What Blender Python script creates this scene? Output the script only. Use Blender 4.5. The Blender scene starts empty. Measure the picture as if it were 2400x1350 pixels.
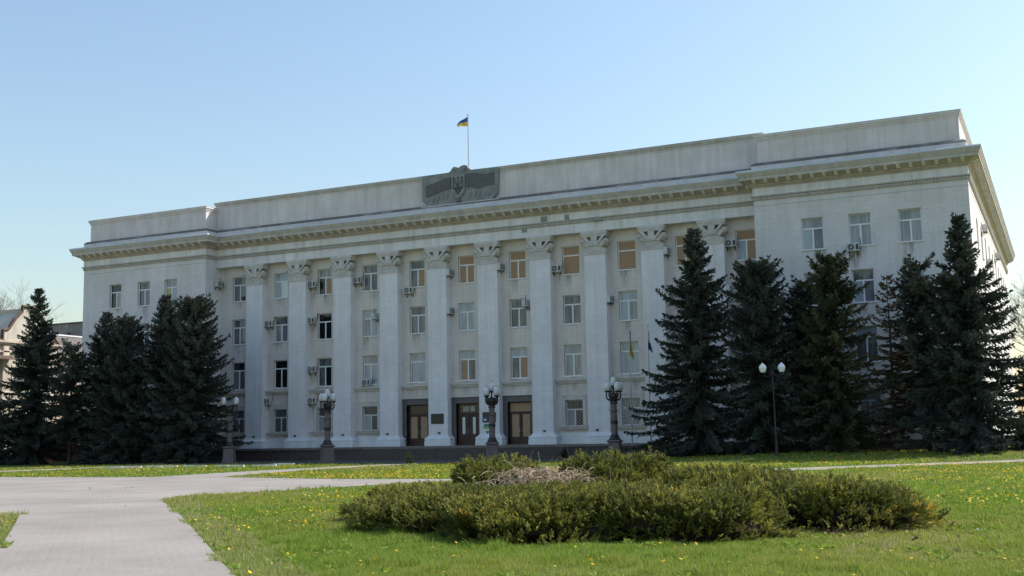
import bpy, bmesh, math, random
import numpy as np
from mathutils import Vector, Matrix

# ------------------------------------------------------------------ camera
SC = bpy.context.scene
COL = SC.collection
cam_d = bpy.data.cameras.new('camera')
cam = bpy.data.objects.new('camera', cam_d)
COL.objects.link(cam)
CAM = Vector((42.247, -80.197, 1.70))
CF = Vector((-0.42677318, 0.89541111, 0.12689993))
CR = Vector((0.90157403, 0.43225281, -0.01793821))
CU = Vector((0.07091492, -0.10675413, 0.99175331))
m = Matrix((CR, CU, -CF)).transposed().to_4x4()
m.translation = CAM
cam.matrix_world = m
cam_d.sensor_width = 36.0
cam_d.lens = 40.5
cam_d.clip_end = 6000
cam_d.clip_start = 0.1
SC.camera = cam
# ------------------------------------------------------------------ sky and sun
SUN = Vector((1.10, 1.0, 1.42)).normalized()
W = bpy.data.worlds.new('World')
SC.world = W
W.use_nodes = True
wn = W.node_tree.nodes
sky = wn.new('ShaderNodeTexSky')
sky.sky_type = 'NISHITA'
sky.sun_disc = False
sky.sun_elevation = math.asin(SUN.z)
sky.sun_rotation = math.atan2(SUN.x, SUN.y)
sky.air_density = 1.5
sky.dust_density = 1.5
sky.ozone_density = 3.0
sky.altitude = 0
wn['Background'].inputs['Strength'].default_value = 0.13
W.node_tree.links.new(sky.outputs[0], wn['Background'].inputs['Color'])
sl = bpy.data.lights.new('sun', 'SUN')
sl.energy = 4.1
sl.angle = math.radians(0.53)
sl.color = (1.0, 0.94, 0.85)
so = bpy.data.objects.new('sun', sl)
COL.objects.link(so)
so.location = (60, 60, 80)
so.rotation_euler = SUN.to_track_quat('Z', 'Y').to_euler()
# ------------------------------------------------------------------ exposure
SC.view_settings.view_transform = 'Standard'
SC.view_settings.look = 'None'
SC.view_settings.exposure = 0.54
SC.view_settings.gamma = 1.0
SC.view_settings.use_curve_mapping = False

PI = math.pi

# ================================================================== materials
MATS = {}


def _n(nt, t, **kw):
    n = nt.nodes.new(t)
    for k, v in kw.items():
        setattr(n, k, v)
    return n


def mat(name, col, rough=0.8, col2=None, scale=2.0, amount=1.0, bump=0.0, bscale=30.0, metal=0.0, spec=0.5,
        detail=6.0, lo=0.35, hi=0.65, streak=None, tiles=None, transl=0.0, tint=None, coat=0.0, stretch=None, tvar=0.035):
    """Principled material: two colours mixed by noise, optional vertical streaks, tile joints, leaf translucency, tint attribute."""
    mm = bpy.data.materials.new(name)
    mm.use_nodes = True
    nt = mm.node_tree
    L = nt.links.new
    bs = nt.nodes['Principled BSDF']
    bs.inputs['Roughness'].default_value = rough
    bs.inputs['Metallic'].default_value = metal
    bs.inputs['Specular IOR Level'].default_value = spec
    if coat:
        bs.inputs['Coat Weight'].default_value = coat
        bs.inputs['Coat Roughness'].default_value = 0.03
    tc = _n(nt, 'ShaderNodeTexCoord')
    geo = _n(nt, 'ShaderNodeNewGeometry')
    pos = geo.outputs['Position']
    c = None
    rgb = _n(nt, 'ShaderNodeRGB')
    rgb.outputs[0].default_value = (*col, 1)
    c = rgb.outputs[0]

    def mix(fac, a, b, blend='MIX'):
        mx = _n(nt, 'ShaderNodeMix', data_type='RGBA', blend_type=blend)
        if isinstance(fac, (int, float)):
            mx.inputs[0].default_value = fac
        else:
            L(fac, mx.inputs[0])
        L(a, mx.inputs[6])
        if isinstance(b, tuple):
            mx.inputs[7].default_value = (*b, 1)
        else:
            L(b, mx.inputs[7])
        return mx.outputs[2]

    def noise(sc, det=6.0, vec=None, r=0.55):
        nz = _n(nt, 'ShaderNodeTexNoise')
        nz.inputs['Scale'].default_value = sc
        nz.inputs['Detail'].default_value = det
        nz.inputs['Roughness'].default_value = r
        L(vec if vec is not None else pos, nz.inputs['Vector'])
        return nz.outputs['Fac']

    def ramp(f, a, b, top=1.0):
        mr = _n(nt, 'ShaderNodeMapRange')
        mr.inputs['From Min'].default_value = a
        mr.inputs['From Max'].default_value = b
        mr.inputs['To Max'].default_value = top
        L(f, mr.inputs['Value'])
        return mr.outputs[0]
    if col2:
        v = None
        if stretch:
            mp = _n(nt, 'ShaderNodeMapping')
            mp.inputs['Scale'].default_value = stretch
            L(pos, mp.inputs['Vector'])
            v = mp.outputs[0]
        c = mix(ramp(noise(scale, detail, v), lo, hi, amount), c, col2)
    if streak:
        mp = _n(nt, 'ShaderNodeMapping')
        mp.inputs['Scale'].default_value = (2.2, 2.2, 0.16)
        L(pos, mp.inputs['Vector'])
        c = mix(ramp(noise(1.0, 5.0, mp.outputs[0]), 0.45, 0.72, streak[1]), c, streak[0])
        mp2 = _n(nt, 'ShaderNodeMapping')
        mp2.inputs['Scale'].default_value = (7.0, 7.0, 0.35)
        mp2.inputs['Location'].default_value = (3.0, 8.0, 1.0)
        L(pos, mp2.inputs['Vector'])
        c = mix(ramp(noise(1.0, 6.0, mp2.outputs[0], 0.65), 0.52, 0.75, streak[1] * 0.8), c, streak[0])
        c = mix(ramp(noise(2.6, 8.0, None, 0.7), 0.55, 0.8, 0.5), c, streak[0])
    hgt = None
    if tiles:
        tcol, tw, th, axis, jw = tiles
        sp = _n(nt, 'ShaderNodeSeparateXYZ')
        L(pos, sp.inputs[0])
        cb = _n(nt, 'ShaderNodeCombineXYZ')
        if axis == 'wall':
            ad = _n(nt, 'ShaderNodeMath', operation='ADD')
            L(sp.outputs[0], ad.inputs[0])
            L(sp.outputs[1], ad.inputs[1])
            L(ad.outputs[0], cb.inputs[0])
            L(sp.outputs[2], cb.inputs[1])
        else:
            L(sp.outputs[0], cb.inputs[0])
            L(sp.outputs[1], cb.inputs[1])
        bk = _n(nt, 'ShaderNodeTexBrick')
        bk.inputs['Scale'].default_value = 1.0
        bk.inputs['Brick Width'].default_value = tw
        bk.inputs['Row Height'].default_value = th
        bk.inputs['Mortar Size'].default_value = jw
        bk.inputs['Mortar Smooth'].default_value = 0.3
        bk.inputs['Color1'].default_value = (1 - tvar, 1 - tvar, 1 - tvar, 1)
        bk.inputs['Color2'].default_value = (1 + tvar * 0.6, 1 + tvar * 0.6, 1 + tvar * 0.5, 1)
        bk.inputs['Mortar'].default_value = (*tcol, 1)
        L(cb.outputs[0], bk.inputs['Vector'])
        c = mix(1.0, c, bk.outputs['Color'], 'MULTIPLY')
    if tint:
        at = _n(nt, 'ShaderNodeAttribute', attribute_name='tint')
        for lo_, hi_, tcx in tint:
            c = mix(ramp(at.outputs['Fac'], lo_, hi_), c, tcx)
    L(c, bs.inputs['Base Color'])
    if bump:
        bp = _n(nt, 'ShaderNodeBump')
        bp.inputs['Strength'].default_value = bump
        bp.inputs['Distance'].default_value = 0.03
        L(noise(bscale, 4.0), bp.inputs['Height'])
        L(bp.outputs[0], bs.inputs['Normal'])
    if transl:
        tr = _n(nt, 'ShaderNodeBsdfTranslucent')
        L(c, tr.inputs['Color'])
        ms = _n(nt, 'ShaderNodeMixShader')
        ms.inputs[0].default_value = transl
        L(bs.outputs[0], ms.inputs[1])
        L(tr.outputs[0], ms.inputs[2])
        L(ms.outputs[0], nt.nodes['Material Output'].inputs['Surface'])
    MATS[name] = mm
    return mm


mat('plaster', (0.77, 0.73, 0.73), 0.85, (0.67, 0.63, 0.62), 0.35, 0.9, 0.25, 14, spec=0.2,
    streak=((0.53, 0.49, 0.455), 0.34), tiles=((0.80, 0.79, 0.78), 0.62, 0.31, 'wall', 0.008))
mat('plaster_warm', (0.77, 0.70, 0.655), 0.85, (0.66, 0.595, 0.55), 0.35, 0.9, 0.25, 14, spec=0.2,
    streak=((0.50, 0.44, 0.395), 0.42), tiles=((0.80, 0.79, 0.78), 0.62, 0.31, 'wall', 0.008))
mat('pilaster', (0.76, 0.725, 0.73), 0.85, (0.84, 0.81, 0.82), 0.5, 0.9, 0.25, 14, spec=0.2,
    streak=((0.56, 0.525, 0.49), 0.32), tiles=((0.82, 0.81, 0.80), 0.87, 0.45, 'wall', 0.009))
mat('frieze', (0.82, 0.785, 0.785), 0.85, (0.70, 0.67, 0.66), 0.6, 0.8, 0.2, 14, spec=0.2, streak=((0.47, 0.44, 0.40), 0.5))
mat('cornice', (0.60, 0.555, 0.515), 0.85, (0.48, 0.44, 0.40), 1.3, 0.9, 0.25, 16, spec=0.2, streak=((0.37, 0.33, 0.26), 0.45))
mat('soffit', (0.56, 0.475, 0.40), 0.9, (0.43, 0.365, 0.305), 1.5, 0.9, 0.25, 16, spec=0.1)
mat('parapet', (0.77, 0.705, 0.70), 0.9, (0.65, 0.59, 0.58), 0.5, 0.9, 0.3, 12, spec=0.2,
    streak=((0.48, 0.435, 0.405), 0.45), tiles=((0.86, 0.86, 0.86), 2.2, 1.5, 'wall', 0.012))
mat('ledge', (0.17, 0.155, 0.145), 0.9, (0.42, 0.39, 0.37), 1.1, 0.9, 0.4, 14, spec=0.2, lo=0.5, hi=0.72, stretch=(0.5, 0.5, 2))
mat('damage', (0.40, 0.38, 0.36), 0.95, (0.22, 0.205, 0.19), 3.0, 0.9, 0.5, 8, spec=0.1)
mat('zinc', (0.60, 0.615, 0.64), 0.45, (0.46, 0.48, 0.52), 0.8, 0.9, 0.1, 10, metal=0.2)
mat('relief', (0.30, 0.305, 0.295), 0.9, (0.21, 0.21, 0.205), 1.6, 0.9, 0.4, 10, spec=0.2)
mat('relief_dark', (0.16, 0.15, 0.155), 0.9, (0.115, 0.11, 0.11), 3.0, 0.8, 0.4, 10, spec=0.2)
mat('relief_pale', (0.36, 0.37, 0.365), 0.9, (0.2, 0.2, 0.2), 2.5, 0.9)
mat('capital', (0.66, 0.625, 0.59), 0.9, (0.53, 0.49, 0.455), 2.0, 0.9, 0.4, 10, spec=0.2)
mat('whitewash', (0.80, 0.81, 0.82), 0.8, (0.68, 0.68, 0.68), 1.2, 0.9, 0.2, 10, spec=0.2)
mat('granite', (0.085, 0.068, 0.062), 0.6, (0.055, 0.045, 0.042), 3.0, 0.9, 0.2, 30)
mat('granite_edge', (0.20, 0.165, 0.15), 0.6, (0.15, 0.125, 0.115), 2.0, 0.9, 0.2, 30)
mat('granite_door', (0.12, 0.108, 0.105), 0.5, (0.09, 0.08, 0.078), 2.5, 0.9, 0.1, 30)
mat('granite_lamp', (0.16, 0.125, 0.12), 0.6, (0.11, 0.085, 0.08), 4.0, 0.9, 0.2, 30)
mat('door_wood', (0.055, 0.022, 0.018), 0.5, (0.04, 0.016, 0.013), 6.0, 0.9)
mat('osb', (0.47, 0.315, 0.20), 0.85, (0.37, 0.245, 0.15), 9.0, 0.9, 0.3, 40, spec=0.15, lo=0.4, hi=0.6)
mat('upvc', (0.82, 0.83, 0.85), 0.45)
mat('pane_dark', (0.012, 0.014, 0.018), 0.03, spec=0.5)
mat('pane_grey', (0.19, 0.195, 0.205), 0.05, (0.075, 0.08, 0.09), 1.6, 0.95, spec=0.5, stretch=(1.4, 1.4, 0.25), lo=0.42, hi=0.58)  # greyish reflection put into the base colour, streaked like curtain folds
mat('pane_blue', (0.40, 0.45, 0.48), 0.06, (0.27, 0.31, 0.34), 1.6, 0.95, spec=0.5, stretch=(1.6, 1.6, 0.2), lo=0.4, hi=0.6)
mat('pane_bright', (0.66, 0.70, 0.66), 0.05, spec=0.5)  # bright reflection painted as the pane's own colour
mat('pane_curtain', (0.36, 0.38, 0.38), 0.06, (0.20, 0.21, 0.22), 5.0, 0.9, spec=0.5, stretch=(1, 1, 0.06), lo=0.42, hi=0.58)
mat('pane_yellow', (0.42, 0.36, 0.14), 0.06, spec=0.5)
mat('ac_white', (0.62, 0.62, 0.60), 0.5, (0.50, 0.50, 0.48), 2.5, 0.8)
mat('ac_dark', (0.05, 0.05, 0.055), 0.6)
mat('iron', (0.03, 0.03, 0.032), 0.45, metal=0.2)
mat('bronze', (0.035, 0.033, 0.030), 0.45, metal=0.4)
mat('steel', (0.42, 0.43, 0.45), 0.4, metal=0.3)
mat('lattice', (0.50, 0.50, 0.49), 0.6)
mat('globe', (0.86, 0.87, 0.88), 0.35, spec=0.4)
mat('globe_shaded', (0.70, 0.71, 0.72), 0.4, (0.52, 0.52, 0.52), 5.0, 0.8, spec=0.4)  # globe white greyed, the building's shade painted in
mat('flag_blue', (0.04, 0.075, 0.25), 0.8, transl=0.25)
mat('flag_yellow', (0.55, 0.40, 0.06), 0.8, transl=0.25)
mat('flag_white', (0.72, 0.74, 0.78), 0.8, transl=0.25)
mat('sign_green', (0.20, 0.42, 0.10), 0.6)
mat('sign_teal', (0.06, 0.20, 0.20), 0.6)
mat('sign_black', (0.02, 0.02, 0.02), 0.35)
mat('sign_blue', (0.03, 0.10, 0.45), 0.5)
mat('sign_white', (0.7, 0.72, 0.75), 0.5)
mat('bark', (0.065, 0.048, 0.038), 0.95, (0.035, 0.027, 0.022), 5.0, 0.9, 0.6, 20, spec=0.1, stretch=(2, 2, 0.4))
mat('twig_grey', (0.20, 0.175, 0.15), 0.95, (0.14, 0.12, 0.10), 3.0, 0.9, spec=0.1)
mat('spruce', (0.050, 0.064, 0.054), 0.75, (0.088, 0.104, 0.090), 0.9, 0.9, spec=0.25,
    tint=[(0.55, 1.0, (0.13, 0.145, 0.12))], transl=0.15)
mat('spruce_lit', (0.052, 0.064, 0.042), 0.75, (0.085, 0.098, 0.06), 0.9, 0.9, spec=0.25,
    tint=[(0.5, 1.0, (0.14, 0.145, 0.07))], transl=0.2)  # yellower copy of the spruce colour with sunlit highlights painted in
mat('spruce_dead', (0.15, 0.115, 0.09), 0.9, (0.10, 0.078, 0.062), 1.5, 0.9, spec=0.1)
mat('juniper', (0.135, 0.145, 0.030), 0.7, (0.075, 0.09, 0.025), 1.6, 0.9, spec=0.25,
    tint=[(0.40, 0.95, (0.33, 0.315, 0.06)), (0.965, 0.975, (0.45, 0.31, 0.05))], transl=0.36)
mat('juniper_twig', (0.045, 0.030, 0.022), 0.9, (0.028, 0.02, 0.016), 5.0, 0.9, spec=0.1)
mat('straw', (0.46, 0.37, 0.26), 0.9, (0.30, 0.23, 0.16), 4.0, 0.9, spec=0.1)
mat('willow', (0.16, 0.19, 0.03), 0.7, (0.10, 0.13, 0.025), 0.8, 0.9, spec=0.2, transl=0.35)
mat('weed', (0.16, 0.22, 0.06), 0.7, (0.10, 0.15, 0.04), 6.0, 0.9, transl=0.3)
mat('grass', (0.18, 0.295, 0.034), 0.65, (0.23, 0.305, 0.042), 0.5, 0.9, spec=0.3,
    tint=[(0.40, 0.85, (0.30, 0.325, 0.066)), (0.965, 0.98, (0.42, 0.37, 0.19))], transl=0.45)
mat('dandelion', (0.75, 0.48, 0.01), 0.7, transl=0.2)
mat('soil_lawn', (0.085, 0.125, 0.025), 0.95, (0.125, 0.135, 0.04), 0.35, 0.9, 0.7, 9, spec=0.1, tint=None)
mat('paving', (0.335, 0.305, 0.28), 0.85, (0.255, 0.232, 0.21), 0.30, 0.9, 0.5, 18, spec=0.25, streak=None,
    tiles=((0.86, 0.84, 0.82), 0.22, 0.11, 'ground', 0.010), tvar=0.03)
mat('worn_paint', (0.48, 0.44, 0.41), 0.85, (0.34, 0.31, 0.285), 4.0, 0.9, spec=0.2)
mat('asphalt', (0.085, 0.083, 0.083), 0.9, (0.065, 0.063, 0.063), 0.8, 0.9, 0.3, 25, spec=0.2)
mat('kerb', (0.42, 0.41, 0.40), 0.85, (0.30, 0.29, 0.28), 1.2, 0.9, 0.2, 14)
mat('kerb_white', (0.74, 0.75, 0.75), 0.8, (0.55, 0.55, 0.54), 2.2, 0.8)
mat('old_render', (0.56, 0.53, 0.46), 0.9, (0.44, 0.40, 0.34), 0.5, 0.9, 0.3, 6, spec=0.1, streak=((0.36, 0.27, 0.21), 0.5))
mat('pink_render', (0.58, 0.45, 0.36), 0.9, (0.50, 0.36, 0.28), 0.5, 0.9, 0.3, 6, spec=0.1)
mat('old_trim', (0.60, 0.54, 0.46), 0.9, (0.42, 0.34, 0.28), 1.2, 0.9, spec=0.1)
mat('slate', (0.17, 0.155, 0.145), 0.9, (0.12, 0.11, 0.10), 0.8, 0.9, 0.3, 5, spec=0.2)
mat('grey_block', (0.34, 0.32, 0.31), 0.9, (0.28, 0.265, 0.26), 0.4, 0.9, spec=0.1)
mat('rust_roof', (0.15, 0.105, 0.08), 0.9, (0.10, 0.072, 0.058), 1.2, 0.9, spec=0.1)
mat('brick_red', (0.30, 0.115, 0.075), 0.9, (0.22, 0.085, 0.06), 1.5, 0.9, spec=0.1, tiles=((0.75, 0.7, 0.68), 0.26, 0.09, 'wall', 0.01))
mat('stone_grey', (0.30, 0.30, 0.27), 0.9, (0.20, 0.20, 0.18), 3.0, 0.9, 0.3, 15)
mat('dry_leaf', (0.16, 0.085, 0.05), 0.9, tint=[(0.5, 0.9, (0.28, 0.18, 0.10)), (0.93, 0.96, (0.6, 0.58, 0.52))])


# ================================================================== mesh helpers
class MB:
    def __init__(s):
        s.v = []
        s.f = []
        s.m = []

    def add(s, vs, fs, mi=0):
        o = len(s.v)
        s.v += [tuple(v) for v in vs]
        for f in fs:
            s.f.append(tuple(i + o for i in f))
            s.m.append(mi)

    def quad(s, a, b, c, d, mi=0):
        s.add((a, b, c, d), ((0, 1, 2, 3),), mi)

    def box(s, x0, x1, y0, y1, z0, z1, mi=0):
        s.add([(x0, y0, z0), (x1, y0, z0), (x1, y1, z0), (x0, y1, z0), (x0, y0, z1), (x1, y0, z1), (x1, y1, z1), (x0, y1, z1)],
              [(0, 3, 2, 1), (4, 5, 6, 7), (0, 1, 5, 4), (1, 2, 6, 5), (2, 3, 7, 6), (3, 0, 4, 7)], mi)

    def frust(s, cx, cy, z0, z1, a0, b0, a1, b1, mi=0):
        """tapered box, half sizes a (x) and b (y) at bottom and top"""
        s.add([(cx - a0, cy - b0, z0), (cx + a0, cy - b0, z0), (cx + a0, cy + b0, z0), (cx - a0, cy + b0, z0),
               (cx - a1, cy - b1, z1), (cx + a1, cy - b1, z1), (cx + a1, cy + b1, z1), (cx - a1, cy + b1, z1)],
              [(0, 3, 2, 1), (4, 5, 6, 7), (0, 1, 5, 4), (1, 2, 6, 5), (2, 3, 7, 6), (3, 0, 4, 7)], mi)

    def prism(s, poly, y0, y1, mi=0):
        """polygon in x,z (counter-clockwise seen from -y) extruded from y0 (front) to y1"""
        n = len(poly)
        vs = [(x, y0, z) for x, z in poly] + [(x, y1, z) for x, z in poly]
        fs = [tuple(range(n)), tuple(range(2 * n - 1, n - 1, -1))]
        fs += [((i + 1) % n, i, n + i, n + (i + 1) % n) for i in range(n)]
        s.add(vs, fs, mi)

    def tube(s, pts, r, n=6, mi=0, cap=True):
        pts = [Vector(p) for p in pts]
        if isinstance(r, (int, float)):
            r = [r] * len(pts)
        rings = []
        up = Vector((0.123, 0.456, 0.88)).normalized()
        for i, p in enumerate(pts):
            t = (pts[min(i + 1, len(pts) - 1)] - pts[max(i - 1, 0)])
            if t.length < 1e-9:
                t = Vector((0, 0, 1))
            t.normalize()
            a = t.cross(up)
            if a.length < 0.05:
                a = t.cross(Vector((1, 0, 0)))
            a.normalize()
            b = t.cross(a)
            up = a.cross(t) if i == 0 else up
            rings.append([p + (a * math.cos(2 * PI * k / n) + b * math.sin(2 * PI * k / n)) * r[i] for k in range(n)])
        vs = [v for ring in rings for v in ring]
        fs = []
        for i in range(len(pts) - 1):
            for k in range(n):
                k2 = (k + 1) % n
                fs.append((i * n + k, i * n + k2, (i + 1) * n + k2, (i + 1) * n + k))
        if cap:
            fs.append(tuple(range(n - 1, -1, -1)))
            fs.append(tuple(range((len(pts) - 1) * n, len(pts) * n)))
        s.add(vs, fs, mi)

    def lathe(s, prof, n=16, cx=0, cy=0, mi=0, sq=False, rot=0.0):
        """profile of (radius, z) bottom to top around the vertical axis"""
        vs = []
        for r, z in prof:
            for k in range(n):
                a = 2 * PI * k / n + rot
                vs.append((cx + r * math.cos(a), cy + r * math.sin(a), z))
        fs = []
        for i in range(len(prof) - 1):
            for k in range(n):
                k2 = (k + 1) % n
                fs.append((i * n + k, i * n + k2, (i + 1) * n + k2, (i + 1) * n + k))
        fs.append(tuple(range(n - 1, -1, -1)))
        fs.append(tuple(range((len(prof) - 1) * n, len(prof) * n)))
        s.add(vs, fs, mi)

    def mesh(s, name, mats, smooth=False):
        me = bpy.data.meshes.new(name)
        me.from_pydata(s.v, [], s.f)
        if isinstance(mats, str):
            mats = [mats]
        for q in mats:
            me.materials.append(MATS[q])
        if len(mats) > 1:
            me.polygons.foreach_set('material_index', s.m)
        if smooth:
            me.polygons.foreach_set('use_smooth', [True] * len(me.polygons))
        me.update()
        return me

    def build(s, name, mats, parent=None, loc=None, smooth=False):
        return obj(name, s.mesh(name, mats, smooth), parent, loc)


def obj(name, me, parent=None, loc=None, rz=0.0):
    o = bpy.data.objects.new(name, me)
    COL.objects.link(o)
    if parent:
        o.parent = parent
    if loc:
        o.location = loc
    if rz:
        o.rotation_euler = (0, 0, rz)
    return o


def tag(o, label=None, cat=None, group=None, kind=None):
    if label:
        o['label'] = label
    if cat:
        o['category'] = cat
    if group:
        o['group'] = group
    if kind:
        o['kind'] = kind
    return o


def thing(name, label, cat, loc=(0, 0, 0), rz=0.0, group=None):
    o = bpy.data.objects.new(name, None)
    o.empty_display_size = 0.3
    COL.objects.link(o)
    o.location = loc
    o.rotation_euler = (0, 0, rz)
    return tag(o, label, cat, group)


def copy_tree(o, parent=None):
    c = o.copy()
    COL.objects.link(c)
    c.parent = parent
    for ch in list(o.children):
        copy_tree(ch, c)
    return c


def np_mesh(name, V, Fq, material, tint=None, smooth=False):
    """V (n,3), Fq (m,k) -> mesh; tint per face"""
    me = bpy.data.meshes.new(name)
    V = np.asarray(V, np.float32)
    Fq = np.asarray(Fq, np.int32)
    mf, k = Fq.shape
    me.vertices.add(len(V))
    me.vertices.foreach_set('co', V.ravel())
    me.loops.add(mf * k)
    me.loops.foreach_set('vertex_index', Fq.ravel())
    me.polygons.add(mf)
    me.polygons.foreach_set('loop_start', np.arange(0, mf * k, k, dtype=np.int32))
    me.polygons.foreach_set('loop_total', np.full(mf, k, np.int32))
    me.materials.append(MATS[material])
    if tint is not None:
        at = me.attributes.new('tint', 'FLOAT', 'FACE')
        at.data.foreach_set('value', np.asarray(tint, np.float32))
    me.update(calc_edges=True)
    me.validate()
    return me


def nrm(a):
    return a / (np.linalg.norm(a, axis=-1, keepdims=True) + 1e-9)


def kites(o, d, l, w, rng, cross=True, belly=0.45):
    """kite-shaped sprigs: origin, unit direction, length, half width -> V, F (two crossing quads each)"""
    n = len(o)
    r = nrm(rng.normal(size=(n, 3)))
    s1 = nrm(np.cross(d, r))
    s2 = np.cross(d, s1)
    Vs, Fs = [], []
    base = 0
    for s_ in ((s1, s2) if cross else (s1,)):
        mid = o + d * (l * belly)[:, None]
        V = np.stack([o, mid + s_ * w[:, None], o + d * l[:, None], mid - s_ * w[:, None]], 1).reshape(-1, 3)
        F = np.arange(n * 4).reshape(n, 4) + base
        base += n * 4
        Vs.append(V)
        Fs.append(F)
    return np.concatenate(Vs), np.concatenate(Fs)


# value noise for plant placement
_rs = np.random.RandomState(7)
_lat = _rs.rand(256, 256)


def vnoise(x, y, sc):
    x = np.asarray(x, float) * sc + 500.0
    y = np.asarray(y, float) * sc + 500.0
    i = np.floor(x).astype(int)
    j = np.floor(y).astype(int)
    fx = x - i
    fy = y - j
    fx = fx * fx * (3 - 2 * fx)
    fy = fy * fy * (3 - 2 * fy)
    g = lambda a, b: _lat[a % 256, b % 256]
    return (g(i, j) * (1 - fx) + g(i + 1, j) * fx) * (1 - fy) + (g(i, j + 1) * (1 - fx) + g(i + 1, j + 1) * fx) * fy


def sstep(t):
    t = np.clip(t, 0, 1)
    return t * t * (3 - 2 * t)


def gz(x, y):
    """height of the ground: flat, with the lawn rising a little towards the right wing"""
    x = np.asarray(x, float)
    y = np.asarray(y, float)
    return 0.30 * sstep((y + 17.0) / 8.0) * sstep((x - 12.0) / 16.0)


# ================================================================== the setting: ground, paths, plaza
def axis_lines(c, lo, hi, step):
    a = [-3000, -1500, -700, -350, -180]
    mid = list(np.arange(lo, hi + 0.01, step))
    return [c + q for q in a if c + q < lo - 20] + mid + [c - q for q in reversed(a) if c - q > hi + 20]


gx = axis_lines(0, -80, 80, 2.0)
gy = axis_lines(-20, -90, 60, 2.0)
GX, GY = np.meshgrid(gx, gy)
GV = np.stack([GX.ravel(), GY.ravel(), gz(GX.ravel(), GY.ravel())], 1)
nx, ny = len(gx), len(gy)
ii = (np.arange(ny - 1)[:, None] * nx + np.arange(nx - 1)[None, :]).ravel()
lawn = obj('ground', np_mesh('ground', GV, np.stack([ii, ii + 1, ii + nx + 1, ii + nx], 1), 'soil_lawn'))
tag(lawn, kind='structure')


def sheet(name, poly, z, material):
    """flat paved sheet with a small thickness so that its edge shows"""
    bm = bmesh.new()
    vs = [bm.verts.new((x, y, z)) for x, y in poly]
    f = bm.faces.new(vs)
    if f.normal.z < 0:
        f.normal_flip()
    me = bpy.data.meshes.new(name)
    bm.to_mesh(me)
    bm.free()
    me.materials.append(MATS[material])
    o = obj(name, me)
    return tag(o, kind='structure')


def ribbon(name, L_, R_, material, dz=0.012, n=10):
    """strip between two edge polylines, following the ground"""
    def rs(pl):
        out = []
        for a, b in zip(pl[:-1], pl[1:]):
            for k in range(n):
                t = k / n
                out.append((a[0] + (b[0] - a[0]) * t, a[1] + (b[1] - a[1]) * t))
        out.append(pl[-1])
        return out
    A, B = rs(L_), rs(R_)
    mb = MB()
    vs = []
    for a, b in zip(A, B):
        vs.append((a[0], a[1], float(gz(*a)) + dz))
        vs.append((b[0], b[1], float(gz(*b)) + dz))
    mb.add(vs, [(2 * i, 2 * i + 1, 2 * i + 3, 2 * i + 2) for i in range(len(A) - 1)])
    me = mb.mesh(name, material)
    bm = bmesh.new()
    bm.from_mesh(me)
    for f in bm.faces:
        if f.normal.z < 0:
            f.normal_flip()
    bm.to_mesh(me)
    bm.free()
    return tag(obj(name, me), kind='structure')


SQUARE = [(45.6, -81.2), (31.44, -67.11), (28.22, -63.8), (23.2, -58.7), (18.1, -53.75), (17.36, -51.93), (17.49, -50.69),
          (18.37, -48.76), (18.92, -46.1), (19.59, -43.81), (20.5, -41.3), (19.9, -39.0), (16.01, -39.38), (11.95, -38.51),
          (6.52, -37.03), (2.2, -36.9), (-70, -36.0), (-70, -62.0), (0, -60.4), (18.33, -59.61), (19.01, -59.63), (21.33, -61.76), (26.17, -66.33), (41.6, -81.2)]
sheet('paved_square', SQUARE, 0.012, 'paving')
PATHS = [
    ('footpath', [(19.9, -39.0), (26.64, -33.42), (31.54, -26.45), (35.59, -21.38), (40.11, -15.74), (52, -1.0)],
     [(20.5, -41.3), (27.9, -36.7), (32.7, -29.5), (36.5, -24.1), (41.1, -18.3), (53.9, -2.6)]),
    ('footpath', [(2.2, -36.9), (1.9, -33.2), (1.66, -27.54), (2.01, -20.94), (3.2, -15.0)],
     [(6.52, -37.03), (5.6, -33.2), (4.6, -27.5), (4.4, -21.0), (5.4, -15.0)]),
    ('footpath', [(-70, -31.5), (-20.55, -26.27), (-19.95, -22.24), (-19.3, -17.84), (-18.0, -13.0)],
     [(-70, -33.5), (-17.6, -28.3), (-17.1, -24.0), (-16.6, -19.8), (-15.2, -13.0)]),
]
for nm, a, b in PATHS:
    ribbon(nm, a, b, 'paving', dz=0.016)
DASH = [(8.71, -48.99, 9.11, -48.5), (13.29, -53.25, 13.89, -53.06), (18.05, -57.0, 18.60, -56.75), (13.34, -49.9, 14.0, -49.7), (9.79, -42.31, 10.44, -42.3), (0.38, -44.22, 0.78, -44.0), (8.88, -45.35, 9.45, -45.14), (3.95, -43.69, 4.38, -43.27)]
for x0, y0, x1, y1 in DASH:
    d = Vector((x1 - x0, y1 - y0))
    nn_ = Vector((-d.y, d.x)).normalized() * 0.13
    sheet('paint_mark', [(x0 - nn_.x, y0 - nn_.y), (x1 - nn_.x, y1 - nn_.y), (x1 + nn_.x, y1 + nn_.y), (x0 + nn_.x, y0 + nn_.y)], 0.017, 'worn_paint')
PLAZA = [(-24.5, -12.6), (3.0, -14.9), (18.5, -12.4), (20.0, -2.0), (-26.0, -2.0)]
sheet('plaza', PLAZA, 0.010, 'asphalt')


def in_poly(x, y, poly):
    ins = np.zeros(len(x), bool)
    n = len(poly)
    for i in range(n):
        x0, y0 = poly[i]
        x1, y1 = poly[(i + 1) % n]
        c = ((y0 > y) != (y1 > y)) & (x < (x1 - x0) * (y - y0) / (y1 - y0 + 1e-12) + x0)
        ins ^= c
    return ins


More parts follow.
